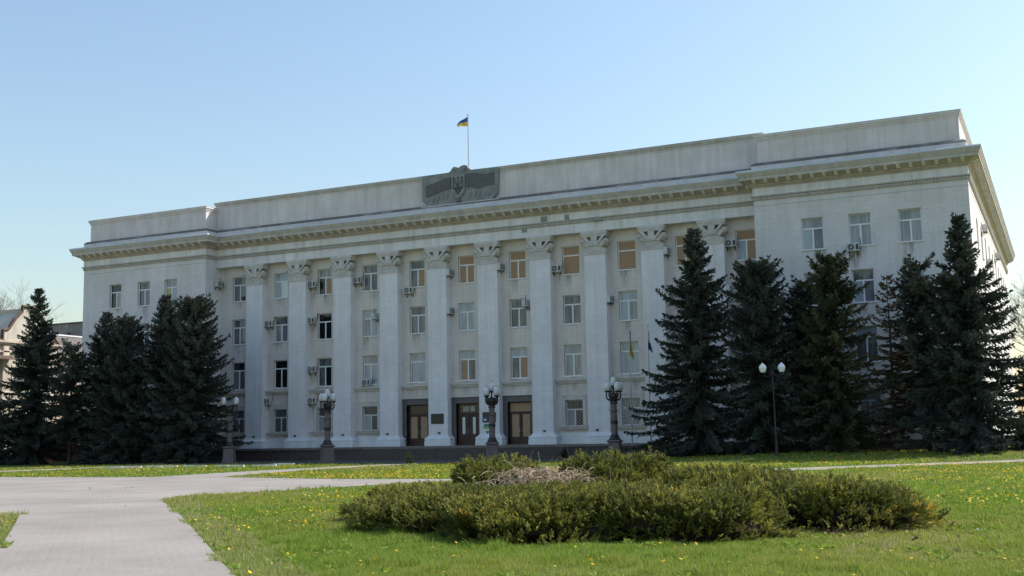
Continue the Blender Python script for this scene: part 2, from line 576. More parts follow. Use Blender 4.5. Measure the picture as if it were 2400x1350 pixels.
# white painted kerb stones beside the lawn
kerb_pts = [(-15.3, -22.6, -12.9, -21.6), (-12.6, -21.45, -10.6, -20.75), (-10.2, -20.7, -8.4, -20.5), (-7.8, -20.45, -5.6, -20.2),
            (-5.1, -20.1, -3.4, -19.75), (-6.0, -16.66, -4.4, -16.48)]
krow = tag(bpy.data.objects.new('kerb', None), kind='structure')
COL.objects.link(krow)
for k, (x0, y0, x1, y1) in enumerate(kerb_pts):
    d = math.hypot(x1 - x0, y1 - y0)
    nseg = max(1, int(d / 1.0))
    for q in range(nseg):
        mb = MB()
        l = d / nseg
        mb.frust(0, 0, -0.05, 0.13, l / 2 - 0.012, 0.08, l / 2 - 0.03, 0.065)
        t = (q + 0.5) / nseg
        mb.build('kerb_stone', 'kerb_white', krow, (x0 + (x1 - x0) * t, y0 + (y1 - y0) * t, 0.0)).rotation_euler = (0, 0, math.atan2(y1 - y0, x1 - x0))

# ================================================================== government building
XL, XLI, XRI, XR = -38.7, -24.45, 23.7, 37.57       # outer and inner wing edges
YW = -2.15                                          # wing front plane; the recessed middle wall is at 0
YE = -0.74                                          # entablature plane over the pilasters
DEPTH = 50.0
ZP = 0.99                                           # plinth top
ZA, ZC = 16.77, 19.35                               # architrave underside, cornice top
S = 4.5
FLOORS = {4: (13.77, 15.94), 3: (9.99, 12.18), 2: (6.05, 8.42), 1: (2.30, 4.27)}
HW = 0.715

B = thing('government_building', 'long pale four-storey office building with pilasters, tall blank parapet and boarded windows', 'building')


def wall_grid(mb, a, b, z0, z1, ops, depth, mi=0):
    """vertical wall from a to b (2D), outward normal on the right of a->b; ops = (u0,u1,z0,z1) holes with reveals"""
    a, b = Vector(a), Vector(b)
    L = (b - a).length
    u = (b - a) / L
    nin = Vector((-u.y, u.x))
    us = sorted({0.0, L} | {q for o in ops for q in o[:2]})
    zs = sorted({z0, z1} | {q for o in ops for q in o[2:]})

    def P(s_, z, d=0.0):
        q = a + u * s_ + nin * d
        return (q.x, q.y, z)
    for i in range(len(us) - 1):
        for j in range(len(zs) - 1):
            um, zm = (us[i] + us[i + 1]) / 2, (zs[j] + zs[j + 1]) / 2
            if any(o[0] < um < o[1] and o[2] < zm < o[3] for o in ops):
                continue
            mb.quad(P(us[i], zs[j]), P(us[i + 1], zs[j]), P(us[i + 1], zs[j + 1]), P(us[i], zs[j + 1]), mi)
    for o in ops:
        u0, u1, w0, w1 = o
        mb.quad(P(u0, w0), P(u0, w0, depth), P(u0, w1, depth), P(u0, w1), mi)
        mb.quad(P(u1, w0, depth), P(u1, w0), P(u1, w1), P(u1, w1, depth), mi)
        mb.quad(P(u0, w1), P(u0, w1, depth), P(u1, w1, depth), P(u1, w1), mi)
        mb.quad(P(u0, w0, depth), P(u0, w0), P(u1, w0), P(u1, w0, depth), mi)


WINX_L = [-34.8, -31.45, -28.35]
WINX_R = [27.6, 30.72, 33.9]
REV = 0.26
ENDY = [4.2 + 4.55 * k for k in range(10)]
# ---- walls
ops = []
for k in range(11):
    X = (k - 5) * S
    for fl, (w0, w1) in FLOORS.items():
        if fl == 1 and 4 <= k <= 6:
            ops.append((X - 1.0 - XLI, X + 1.0 - XLI, ZP, 4.26))
        else:
            ops.append((X - HW - XLI, X + HW - XLI, w0, w1))
mb = MB()
wall_grid(mb, (XLI, 0), (XRI, 0), ZP, ZA + 0.3, ops, REV)
mb.build('wall', 'plaster_warm', B)
for x0, x1, wins in ((XL, XLI, WINX_L), (XRI, XR, WINX_R)):
    mb = MB()
    wall_grid(mb, (x0, YW), (x1, YW), ZP, ZC, [(x - HW - x0, x + HW - x0, *FLOORS[f]) for x in wins for f in FLOORS], REV)
    if x0 < 0:
        mb.quad((x1, YW, ZP), (x1, 0, ZP), (x1, 0, ZC), (x1, YW, ZC))
        mb.quad((x0, DEPTH, ZP), (x0, YW, ZP), (x0, YW, ZC), (x0, DEPTH, ZC))
    else:
        mb.quad((x0, 0, ZP), (x0, YW, ZP), (x0, YW, ZC), (x0, 0, ZC))
    mb.build('wall', 'plaster', B)
mb = MB()
wall_grid(mb, (XR, YW), (XR, DEPTH), ZP, ZC, [(y - HW - YW, y + HW - YW, *FLOORS[f]) for y in ENDY for f in FLOORS], REV)
mb.quad((XR, DEPTH, ZP), (XRI, DEPTH, ZP), (XRI, DEPTH, ZC), (XR, DEPTH, ZC))
mb.quad((XRI, DEPTH, ZP), (XRI, 16, ZP), (XRI, 16, ZC), (XRI, DEPTH, ZC))
mb.quad((XRI, 16, ZP), (XLI, 16, ZP), (XLI, 16, ZC), (XRI, 16, ZC))
mb.quad((XLI, 16, ZP), (XLI, DEPTH, ZP), (XLI, DEPTH, ZC), (XLI, 16, ZC))
mb.quad((XLI, DEPTH, ZP), (XL, DEPTH, ZP), (XL, DEPTH, ZC), (XLI, DEPTH, ZC))
mb.build('wall', 'plaster', B)
mb = MB()
for x0, x1, y0, y1 in ((XL, XLI, YW, DEPTH), (XLI, XRI, YE, 16), (XRI, XR, YW, DEPTH)):
    mb.quad((x0, y0, ZC - 0.05), (x1, y0, ZC - 0.05), (x1, y1, ZC - 0.05), (x0, y1, ZC - 0.05))
mb.build('roof', 'slate', B)


# ---- sweep of a profile along the footprint
FOOT = [(XL, DEPTH), (XL, YW), (XLI, YW), (XLI, YE), (XRI, YE), (XRI, YW), (XR, YW), (XR, DEPTH)]


def offset_foot(path, o):
    out = []
    n = len(path)
    for i in range(n):
        p = Vector(path[i])
        ns = []
        for a, b in ((i - 1, i), (i, i + 1)):
            if a < 0 or b >= n:
                continue
            d = (Vector(path[b]) - Vector(path[a])).normalized()
            ns.append(Vector((d.y, -d.x)))
        if len(ns) == 1:
            q = p + ns[0] * o
        else:
            q = p + (ns[0] + ns[1]) * (o / (1 + ns[0].dot(ns[1])))
        out.append(q)
    return out


def sweep(mb, path, prof, mi=0):
    rows = [[(q.x, q.y, z) for q in offset_foot(path, o)] for o, z in prof]
    for r in range(len(rows) - 1):
        for i in range(len(path) - 1):
            mb.quad(rows[r][i], rows[r][i + 1], rows[r + 1][i + 1], rows[r + 1][i], mi)


mb = MB()      # frieze over the pilasters
mb.box(XLI + 0.002, XRI - 0.002, YE, -0.002, ZA, 18.35)
mb.build('architrave', 'frieze', B)
mb = MB()
sweep(mb, FOOT, [(0.003, 17.80), (0.035, 17.80), (0.035, 18.36)])
mb.build('frieze', 'frieze', B)
mb = MB()      # band that carries the dentils
sweep(mb, FOOT, [(0.0, 17.47), (0.05, 17.47), (0.06, 17.52), (0.06, 17.70), (0.16, 17.72), (0.19, 17.80), (0.0, 17.81)])
band = mb.build('dentil_band', 'cornice', B)
mb = MB()
f6 = offset_foot(FOOT, 0.06)
for i in range(len(f6) - 1):
    a, b = f6[i], f6[i + 1]
    L = (b - a).length
    if L > 40 and i in (0,):
        continue
    u = (b - a) / L
    nrm_ = Vector((u.y, -u.x))
    n = int(L / 0.21)
    for k in range(n):
        c = a + u * ((k + 0.5) * L / n)
        p0, p1 = c - u * 0.06, c + u * 0.06
        q0, q1 = p0 + nrm_ * 0.075, p1 + nrm_ * 0.075
        z0, z1 = 17.53, 17.68
        mb.add([(p0.x, p0.y, z0), (p1.x, p1.y, z0), (q1.x, q1.y, z0), (q0.x, q0.y, z0), (p0.x, p0.y, z1), (p1.x, p1.y, z1), (q1.x, q1.y, z1), (q0.x, q0.y, z1)],
               [(0, 1, 2, 3), (7, 6, 5, 4), (3, 2, 6, 7), (1, 5, 6, 2), (0, 3, 7, 4)])
tag(mb.build('dentils', 'cornice', band), kind='stuff')
for x0, x1 in ((XL, XLI), (XRI, XR)):     # thin string line on the wings
    mb = MB()
    mb.box(x0 - 0.012, x1 + 0.012, YW - 0.014, YW + 0.01, 17.09, 17.125)
    mb.build('string_line', 'cornice', B)
mb = MB()
mb.box(XR - 0.01, XR + 0.013, YW + 0.01, DEPTH, 17.09, 17.125)
mb.build('string_line', 'cornice', B)
mb = MB()
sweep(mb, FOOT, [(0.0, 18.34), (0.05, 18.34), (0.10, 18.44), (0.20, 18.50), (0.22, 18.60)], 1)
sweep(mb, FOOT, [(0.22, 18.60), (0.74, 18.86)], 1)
sweep(mb, FOOT, [(0.74, 18.86), (0.74, 18.83), (0.78, 18.83), (0.78, 19.04), (0.82, 19.05), (0.84, 19.12), (0.90, 19.22), (0.93, 19.30), (0.93, 19.35), (0.60, 19.37)])
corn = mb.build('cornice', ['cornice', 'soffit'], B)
mb = MB()
sweep(mb, FOOT, [(0.60, 19.372), (0.95, 19.362), (0.96, 19.335), (0.965, 19.36), (0.965, 19.44), (0.90, 19.50), (0.45, 19.53), (0.06, 19.60)])
mb.build('metal_flashing', 'zinc', B)
for x0, x1, z0, z1 in ((6.95, 7.5, 17.85, 18.28), (8.9, 9.3, 17.82, 18.26), (11.3, 12.0, 17.5, 17.72), (5.3, 5.75, 17.2, 17.46)):
    mb = MB()
    mb.box(x0, x1, YE - (0.245 if z0 < 17.75 and z0 > 17.48 else 0.042), YE + 0.01, z0, z1)
    mb.build('damaged_patch', 'damage', B)
# modillions, each a bracket under the cornice
mb = MB()
mb.prism([(0.12, -0.25), (0.20, -0.27), (0.34, -0.19), (0.48, -0.11), (0.52, -0.04), (0.52, 0.02), (0.12, -0.18)], -0.105, 0.105)
mod_me = mb.mesh('modillion', 'frieze')
f22 = offset_foot(FOOT, 0.20)
for i in range(1, len(f22) - 1):
    a, b = f22[i], f22[i + 1]
    L = (b - a).length
    if L < 3:
        continue
    u = (b - a) / L
    n = max(1, int(round(L / 0.80)))
    for k in range(n):
        c = a + u * ((k + 0.5) * L / n)
        o = obj('modillion', mod_me, corn, (c.x, c.y, 18.86), math.atan2(-u.x, u.y))
# ---- blocking course and parapet
BLK = offset_foot(FOOT, 0.05)
mb = MB()
pathb = [(q.x, q.y) for q in BLK]
sweep(mb, pathb, [(0.0, 19.55), (0.0, 19.93)])
bc = mb.build('blocking_course', 'parapet', B)
mb = MB()
sweep(mb, pathb, [(0.0, 19.93), (0.03, 19.95), (0.0, 20.04), (-0.08, 20.10), (-0.20, 20.18), (-0.40, 20.22)])
mb.build('stained_moulding', 'ledge', bc)
PAR = offset_foot(FOOT, -0.34)
px = [(q.x, q.y) for q in PAR]
parts = [('L', [px[0], px[1], px[2], (px[2][0], 12.0)], 22.19), ('C', [(px[3][0], px[3][1]), (px[4][0], px[4][1])], 22.69),
         ('R', [(px[5][0], 12.0), px[5], px[6], px[7]], 22.19)]
for nm, path, zt in parts:
    mb = MB()
    pth = path if nm != 'C' else [(px[2][0] + 0.0, 11.0), (px[2][0], px[3][1]), (px[5][0], px[4][1]), (px[5][0], 11.0)]
    if nm == 'C':
        pth = [(px[2][0] + 0.012, 11.0), (px[2][0] + 0.012, px[3][1]), (px[5][0] - 0.012, px[4][1]), (px[5][0] - 0.012, 11.0)]
    sweep(mb, pth, [(0.0, 20.2), (0.0, zt - 0.46), (0.04, zt - 0.45), (0.04, zt - 0.36)])
    sweep(mb, pth, [(-0.35, zt), (-0.35, 20.2)])
    pw = mb.build('parapet', 'parapet', B)
    mb = MB()
    sweep(mb, pth, [(0.04, zt - 0.36), (0.10, zt - 0.31), (0.11, zt - 0.22), (0.17, zt - 0.17), (0.17, zt - 0.02), (0.19, zt - 0.02), (0.19, zt), (-0.36, zt + 0.015)])
    mb.build('parapet_moulding', 'cornice' if nm == 'C' else 'parapet', pw)
# ---- coat of arms panel
YP = px[3][1]
mb = MB()
xc = -0.57
panel = [(-3.95, 20.62), (-3.45, 20.12), (2.35, 20.12), (2.85, 20.62), (2.95, 22.66)]
panel += [(0.55, 22.685), (0.32, 22.84), (0.20, 23.02), (0.02, 23.13), (-0.28, 23.13), (-0.48, 23.03), (-0.62, 22.97), (-0.80, 23.06), (-1.02, 23.10), (-1.14, 23.02), (-1.26, 22.86), (-1.46, 22.685), (-3.95, 22.66)]
mb.prism(panel, YP - 0.30, YP + 0.20)
emb = mb.build('coat_of_arms_panel', 'relief', B, (0.40, 0, 0))
mb = MB()
mb.box(-4.0, 3.0, YP - 0.36, YP + 0.1, 19.5, 20.11)
mb.build('pedestal', 'frieze', emb)
for sgn, x0, x1 in ((1, -3.55, -1.30), (-1, 0.16, 2.55)):
    mb = MB()
    up, dn = [], []
    for k in range(13):
        t = k / 12
        x = x0 + (x1 - x0) * t
        if sgn > 0:
            zt = 21.80 + 0.42 * sstep(t * 1.15) + 0.03 * math.sin(t * 9)
            zb = 20.86 + 0.44 * sstep(t * 1.4 - 0.1) + 0.04 * math.sin(t * 8)
        else:
            zt = 22.36 - 0.16 * t + 0.07 * math.sin(t * 7)
            zb = 21.22 + 0.10 * math.sin(t * 8 + 1)
        up.append((x, zt))
        dn.append((x, zb))
    mb.prism(dn + up[::-1], YP - 0.38, YP - 0.29)
    mb.build('carved_flag', 'relief_dark', emb)
    mb = MB()
    for k in range(5):
        x = x0 + (x1 - x0) * (k + 0.7) / 5.5
        zb = 20.40
        mb.tube([(x - 0.12, YP - 0.31, zb), (x + 0.02, YP - 0.33, zb + 0.25), (x + 0.06, YP - 0.32, zb + 0.55)], [0.03, 0.06, 0.02], 5)
    mb.build('carved_fold', 'relief', emb)
sh = [(-1.10, 22.35), (-1.10, 21.15), (-1.02, 20.95), (-0.80, 20.68), (-0.57, 20.50), (-0.34, 20.68), (-0.12, 20.95), (-0.04, 21.15), (-0.04, 22.35)]
mb = MB()
mb.prism([(xc + (x - xc) * 1.13, 21.43 + (z - 21.43) * 1.08) for x, z in sh], YP - 0.44, YP - 0.28)
shd = mb.build('shield', 'relief', emb)
mb = MB()
mb.prism(sh, YP - 0.455, YP - 0.40)
mb.build('shield_field', 'relief_pale', emb)
mb = MB()      # trident
yt0, yt1 = YP - 0.50, YP - 0.45


def bar(x0, z0, x1, z1, w):
    d = Vector((x1 - x0, z1 - z0)).normalized()
    n_ = Vector((-d.y, d.x)) * w / 2
    pl = [(x0 - n_.x, z0 - n_.y), (x1 - n_.x, z1 - n_.y), (x1 + n_.x, z1 + n_.y), (x0 + n_.x, z0 + n_.y)]
    mb.prism(pl, yt0, yt1)


mb.prism([(xc - 0.05, 21.05), (xc + 0.05, 21.05), (xc + 0.10, 21.6), (xc + 0.06, 21.9), (xc + 0.09, 22.15), (xc, 22.30), (xc - 0.09, 22.15), (xc - 0.06, 21.9), (xc - 0.10, 21.6)], yt0, yt1)
for sg in (-1, 1):
    bar(xc + sg * 0.40, 21.25, xc + sg * 0.40, 22.20, 0.13)
    bar(xc + sg * 0.36, 22.18, xc + sg * 0.18, 21.62, 0.08)
    bar(xc + sg * 0.40, 21.27, xc + sg * 0.02, 21.25, 0.12)
    bar(xc + sg * 0.25, 21.30, xc + sg * 0.07, 21.60, 0.09)
    bar(xc + sg * 0.30, 21.24, xc, 20.80, 0.10)
    bar(xc + sg * 0.14, 21.25, xc + sg * 0.14, 21.0, 0.08)
mb.build('trident', 'relief_dark', emb)
mb = MB()      # scrolls on top
for cx_, cz_, r in ((-0.96, 22.90, 0.17), (-0.12, 22.86, 0.24)):
    for q, rr in ((0.02, r), (0.08, r * 0.72), (0.13, r * 0.4)):
        mb.prism([(cx_ + rr * math.cos(2 * PI * k / 16), cz_ + rr * math.sin(2 * PI * k / 16)) for k in range(16)], YP - 0.32 - q, YP + 0.15)
mb.build('scroll', 'relief', emb)
mb = MB()
mb.frust(xc, YP - 0.36, 20.13, 20.45, 0.22, 0.06, 0.08, 0.05)
mb.build('shield_stem', 'relief_dark', emb)

# ---- pilasters with capitals and bases
mb = MB()
PW, PD = 0.86, 0.72
mb.box(-PW, PW, -PD, 0.0, 1.82, 15.0)
for sg in (-1, 1):
    mb.box(sg * (PW - 0.02) - 0.02, sg * (PW - 0.02) + 0.02, -PD - 0.012, -PD + 0.02, 1.9, 14.9)
pil_me = mb.mesh('pilaster', 'pilaster')
mb = MB()
mb.box(-PW - 0.05, PW + 0.05, -PD - 0.06, -0.002, 15.0, 15.07)
mb.box(-PW - 0.01, PW + 0.01, -PD - 0.02, -0.002, 15.07, 15.42)
for k in range(6):
    xx = -0.7 + 0.28 * k
    mb.frust(xx, -PD - 0.03, 15.12, 15.37, 0.05, 0.03, 0.08, 0.04)
mb.box(-0.66, 0.66, -PD - 0.05, -0.002, 15.42, 15.68)
mb.frust(0, -PD / 2 - 0.02, 15.62, 16.02, 0.80, PD / 2 + 0.03, 0.92, PD / 2 + 0.10)
for sg in (-1, 1):
    # corner scrolls, leaning diagonally outwards
    for rr, dd in ((0.20, 0.0), (0.13, 0.05), (0.07, 0.09)):
        mb.tube([(sg * 0.90, -PD - 0.02 - dd * 0.5, 15.98), (sg * (0.99 + dd), -PD - 0.14 - dd, 15.96)], rr, 10)
    mb.tube([(sg * 0.86, -0.05, 15.96), (sg * 1.02, -0.05, 15.96)], 0.19, 8)
    # leaf that runs from the middle up to the scroll
    mb.add([(sg * 0.12, -PD - 0.10, 15.72), (sg * 0.34, -PD - 0.12, 15.70), (sg * 0.86, -PD - 0.17, 16.30), (sg * 0.66, -PD - 0.14, 16.40)], [(0, 1, 2, 3) if sg > 0 else (3, 2, 1, 0)])
    mb.tube([(sg * 0.20, -PD - 0.08, 15.70), (sg * 0.48, -PD - 0.14, 16.0), (sg * 0.82, -PD - 0.16, 16.34)], [0.10, 0.09, 0.06], 6)
    mb.tube([(sg * 0.55, -PD - 0.06, 15.55), (sg * 0.72, -PD - 0.12, 15.74), (sg * 0.88, -PD - 0.12, 15.86)], [0.08, 0.10, 0.07], 6)
mb.tube([(-0.7, -PD - 0.09, 15.66), (0.7, -PD - 0.09, 15.66)], 0.06, 8)
mb.prism([(-0.16, 15.75), (0.16, 15.75), (0.26, 16.30), (0, 16.42), (-0.26, 16.30)], -PD - 0.12, -PD)
mb.frust(0, -PD / 2 - 0.04, 16.34, 16.56, 0.94, PD / 2 + 0.08, 1.02, PD / 2 + 0.14)
mb.box(-1.04, 1.04, -PD - 0.20, -0.002, 16.56, 16.765)
cap_me = mb.mesh('capital', 'capital')
mb = MB()
bp = [(0.29, ZP), (0.29, 1.36), (0.24, 1.38), (0.27, 1.46), (0.28, 1.54), (0.25, 1.62), (0.16, 1.66), (0.10, 1.70), (0.05, 1.80), (0.0, 1.83)]
fp = [(-PW, 0.0), (-PW, -PD), (PW, -PD), (PW, 0.0)]
rows = []
for o_, z in bp:
    rows.append([(-PW - o_, -0.002, z), (-PW - o_, -PD - o_ * 0.7, z), (PW + o_, -PD - o_ * 0.7, z), (PW + o_, -0.002, z)])
for r in range(len(rows) - 1):
    for i in range(3):
        mb.quad(rows[r][i], rows[r][i + 1], rows[r + 1][i + 1], rows[r + 1][i])
base_me = mb.mesh('base', 'whitewash')
for k in range(10):
    p_ = obj('pilaster', pil_me, B, (-20.25 + S * k, 0, 0))
    obj('capital', cap_me, p_)
    obj('base', base_me, p_)
mb = MB()
mb.box(-0.11, 0.11, -PD - 0.10, -PD, 1.98, 2.05)
mb.box(-0.05, 0.05, -PD - 0.07, -PD, 1.90, 1.99)
fix_me = mb.mesh('iron_bracket', 'iron')
for k in (0, 1, 2, 3, 4, 5, 6, 7):
    obj('iron_bracket', fix_me, B, (-20.25 + S * k + (-0.15 if k % 2 else 0.1), 0, 0.0))

# ---- white painted dado between the pilasters and on the wings
for k in range(11):
    if 4 <= k <= 6:
        continue
    X = (k - 5) * S
    mb = MB()
    mb.box(X - 1.10, X + 1.10, -0.06, -0.002, ZP, 1.84)
    mb.build('dado', 'whitewash', B)
for x0, x1 in ((XL, XLI), (XRI, XR)):
    mb = MB()
    mb.box(x0 - 0.05, x1 + 0.05, YW - 0.06, YW - 0.002, ZP, 1.84)
    mb.build('dado', 'whitewash', B)
mb = MB()
mb.box(XR + 0.002, XR + 0.06, YW, DEPTH, ZP, 1.84)
mb.build('dado', 'whitewash', B)

# ---- podium and stairs
mb = MB()
mb.box(XLI, XRI, -3.1, -0.001, -0.2, ZP - 0.16)
pod = mb.build('podium', 'granite', B)
mb = MB()
mb.box(XLI + 0.01, -7.9, -3.22, 0.0, ZP - 0.16, ZP)
mb.box(9.9, XRI - 0.01, -3.22, 0.0, ZP - 0.16, ZP)
mb.box(-7.9, 9.9, -3.10, 0.0, ZP - 0.16, ZP - 0.004)
mb.build('podium_slab', 'granite_edge', pod)
for k in range(5):
    mb = MB()
    z1 = ZP - 0.165 * (k + 1)
    mb.box(-7.6, 9.6, -3.12 - 0.36 * (k + 1), -3.12 - 0.36 * k + 0.02, max(-0.1, z1 - 0.30), z1)
    mb.build('stair_step', 'granite', pod)
for x0, x1, y0, y1 in ((XL - 0.18, XLI + 0.18, YW - 0.2, YW + 0.5), (XRI - 0.18, XR + 0.18, YW - 0.2, YW + 0.5), (XR - 0.2, XR + 0.18, YW + 0.5, DEPTH), (XL - 0.18, XL + 0.2, YW + 0.5, DEPTH)):
    mb = MB()
    mb.box(x0, x1, y0, y1, -0.2, ZP - 0.14)
    pl = mb.build('plinth', 'granite', B)
    mb = MB()
    mb.box(x0 - 0.06, x1 + 0.06, y0 - 0.06 if y0 < 0 and y1 < 0 else y0, y1, ZP - 0.14, ZP)
    mb.build('plinth_cap', 'granite_edge', pl)

# ---- windows
_frames = {}


def frame_mesh(h, mull, tz):
    key = (round(h, 3), mull, tz)
    if key in _frames:
        return _frames[key]
    mb = MB()
    w, t, d0, d1 = HW - 0.005, 0.065, 0.0, 0.07
    zt = h - tz
    mb.box(-w, w, d0, d1, 0.0, t)
    mb.box(-w, w, d0, d1, h - t, h)
    mb.box(-w, -w + t, d0, d1, t, h - t)
    mb.box(w - t, w, d0, d1, t, h - t)
    mb.box(-w + t, w - t, d0 - 0.004, d1, zt - 0.05, zt + 0.05)
    if mull:
        mb.box(-0.055, 0.055, d0 - 0.008, d1, t, zt - 0.05)
    me = mb.mesh('window_frame', 'upvc')
    _frames[key] = me
    return me


_panes = {}


def pane_mesh(x0, x1, z0, z1, m_):
    key = (round(x0, 3), round(x1, 3), round(z0, 3), round(z1, 3), m_)
    if key not in _panes:
        mb = MB()
        mb.box(x0, x1, 0.030, 0.045, z0, z1)
        _panes[key] = mb.mesh('pane', m_)
    return _panes[key]


KM = {'D': 'pane_dark', 'G': 'pane_grey', 'B': 'pane_blue', 'W': 'pane_bright', 'C': 'pane_curtain', 'O': 'osb', 'Y': 'pane_yellow'}
mb = MB()
mb.box(-HW - 0.10, HW + 0.10, -REV - 0.02, 0.0, -0.06, 0.0)
sill_me = mb.mesh('sill', 'upvc')
LAT = {}


def lattice_mesh(h):
    mb = MB()
    w = HW - 0.02
    st = 0.26
    n = int((2 * w + h) / st) + 1
    for k in range(1, n + 1):
        for sg in (1, -1):
            c = k * st
            # line x + z = c in box [0,2w]x[0,h]
            xa = max(0.0, c - h)
            xb = min(2 * w, c)
            if xb - xa < 0.05:
                continue
            pa = (xa - w, c - xa)
            pb = (xb - w, c - xb)
            if sg < 0:
                pa = (-pa[0], pa[1])
                pb = (-pb[0], pb[1])
            mb.tube([(pa[0], -0.10 - 0.01 * sg, pa[1]), (pb[0], -0.10 - 0.01 * sg, pb[1])], 0.011, 4, cap=False)
    return mb.mesh('window_grille', 'lattice')


def window(x, y, z0, z1, code, rz=0.0, lattice=False, mull=True, parent=B):
    h = z1 - z0
    tz = 0.72
    f = obj('window', frame_mesh(h, mull, tz), parent, (x, y, z0), rz)
    w, t = HW - 0.005, 0.065
    zt = h - tz
    rects = [(-w + t, w - t, zt + 0.05, h - t), (-w + t, -0.055 if mull else 0.0, t, zt - 0.05), (0.055 if mull else 0.0, w - t, t, zt - 0.05)]
    for c, r in zip(code, rects):
        nm = 'plywood_board' if c == 'O' else 'pane'
        obj(nm, pane_mesh(*r, KM[c]), f)
    obj('sill', sill_me, f)
    if lattice:
        if h not in LAT:
            LAT[h] = lattice_mesh(h)
        obj('window_grille', LAT[h], f)
    return f


CODE = {
    4: ['GGG', 'BBW', 'CDO', 'GGG', 'GGO', 'OOO', 'OOO', 'OOO', 'OOO', 'OOO', 'OBO'],
    3: ['GGG', 'GCG', 'DDD', 'BCB', 'GGG', 'BBB', 'GGG', 'GGG', 'BBC', 'GBG', 'GGG'],
    2: ['DGG', 'DDD', 'GGD', 'CBB', 'BBB', 'BOG', 'BGO', 'BCC', 'BBB', 'GGG', 'BGG'],
    1: ['DDD', 'DDD', 'DCD', 'DBD', None, None, None, 'DCD', 'CCC', 'DDD', 'DDD'],
}
NOMULL = {(4, 7), (4, 8), (2, 4)}
for fl in (4, 3, 2, 1):
    for k in range(11):
        c = CODE[fl][k]
        if c is None:
            continue
        z0, z1 = FLOORS[fl]
        window((k - 5) * S, 0.20, z0, z1, c, lattice=(fl == 1), mull=(fl, k) not in NOMULL)
WC = {('L', 4): ['DDC', 'GGG', 'CYB'], ('L', 3): ['GGG', 'GGG', 'DDG'], ('L', 2): ['GGG', 'BBG', 'GGG'], ('L', 1): ['DDD', 'DDD', 'DDD'],
      ('R', 4): ['CBG', 'CCC', 'CCC'], ('R', 3): ['GDG', 'GBG', 'BGB'], ('R', 2): ['GGG', 'BGG', 'GDG'], ('R', 1): ['DDD', 'CCC', 'DDD']}
for sd, xs in (('L', WINX_L), ('R', WINX_R)):
    for fl in FLOORS:
        for k, x in enumerate(xs):
            window(x, YW + 0.20, *FLOORS[fl], WC[(sd, fl)][k], lattice=(fl == 1))
rw = random.Random(4)
for fl in FLOORS:
    for y in ENDY:
        window(XR - 0.20, y, *FLOORS[fl], rw.choice(['GGG', 'BBB', 'GDG', 'CCC', 'BGB']), rz=PI / 2)
# casings and stone sills of the ground-floor windows, ledges below the second floor
mb = MB()
w = HW
mb.box(-w - 0.26, -w, -0.05, 0.0, 2.30, 4.27)
mb.box(w, w + 0.26, -0.05, 0.0, 2.30, 4.27)
mb.box(-w - 0.26, w + 0.26, -0.05, 0.0, 4.27, 4.56)
mb.box(-w - 0.30, w + 0.30, -0.09, 0.0, 4.56, 4.63)
mb.box(-w - 0.27, -w - 0.23, -0.075, 0.0, 2.31, 4.55)
mb.box(w + 0.23, w + 0.27, -0.075, 0.0, 2.31, 4.55)
cas_me = mb.mesh('casing', 'capital')
mb = MB()
mb.box(-w - 0.42, w + 0.42, -0.20, 0.0, 2.06, 2.22)
mb.box(-w - 0.46, w + 0.46, -0.25, 0.0, 2.22, 2.297)
ssill_me = mb.mesh('stone_sill', 'cornice')
mb = MB()
mb.box(-1.385, 1.385, -0.30, 0.0, 5.72, 5.88)
mb.box(-1.384, 1.384, -0.22, 0.0, 5.62, 5.72)
mb.box(-1.383, 1.383, -0.12, 0.0, 5.50, 5.62)
ledge_me = mb.mesh('ledge', 'capital')
for k in range(11):
    X = (k - 5) * S
    obj('ledge', ledge_me, B, (X, -0.003, 0))
    if not 4 <= k <= 6:
        obj('casing', cas_me, B, (X, -0.003, 0))
        obj('stone_sill', ssill_me, B, (X, -0.062, 0))
for x in WINX_L + WINX_R:
    obj('casing', cas_me, B, (x, YW - 0.003, 0))
    obj('stone_sill', ssill_me, B, (x, YW - 0.062, 0))

# ---- drip stains below sills and units: worn streaks lying on the plaster
sm = bpy.data.materials.new('drip_stain')
sm.use_nodes = True
nt = sm.node_tree
bs = nt.nodes['Principled BSDF']
bs.inputs['Base Color'].default_value = (0.20, 0.155, 0.12, 1)
bs.inputs['Roughness'].default_value = 0.95
tcn = nt.nodes.new('ShaderNodeTexCoord')
sp_ = nt.nodes.new('ShaderNodeSeparateXYZ')
nt.links.new(tcn.outputs['Generated'], sp_.inputs[0])
geo_ = nt.nodes.new('ShaderNodeNewGeometry')
mp_ = nt.nodes.new('ShaderNodeMapping')
mp_.inputs['Scale'].default_value = (7, 7, 0.9)
nt.links.new(geo_.outputs['Position'], mp_.inputs['Vector'])
nz_ = nt.nodes.new('ShaderNodeTexNoise')
nz_.inputs['Scale'].default_value = 1.0
nz_.inputs['Detail'].default_value = 6
nt.links.new(mp_.outputs[0], nz_.inputs['Vector'])


def _m(op, a, b):
    q = nt.nodes.new('ShaderNodeMath')
    q.operation = op
    q.use_clamp = True
    for k_, v_ in enumerate((a, b)):
        if isinstance(v_, (int, float)):
            q.inputs[k_].default_value = v_
        else:
            nt.links.new(v_, q.inputs[k_])
    return q.outputs[0]


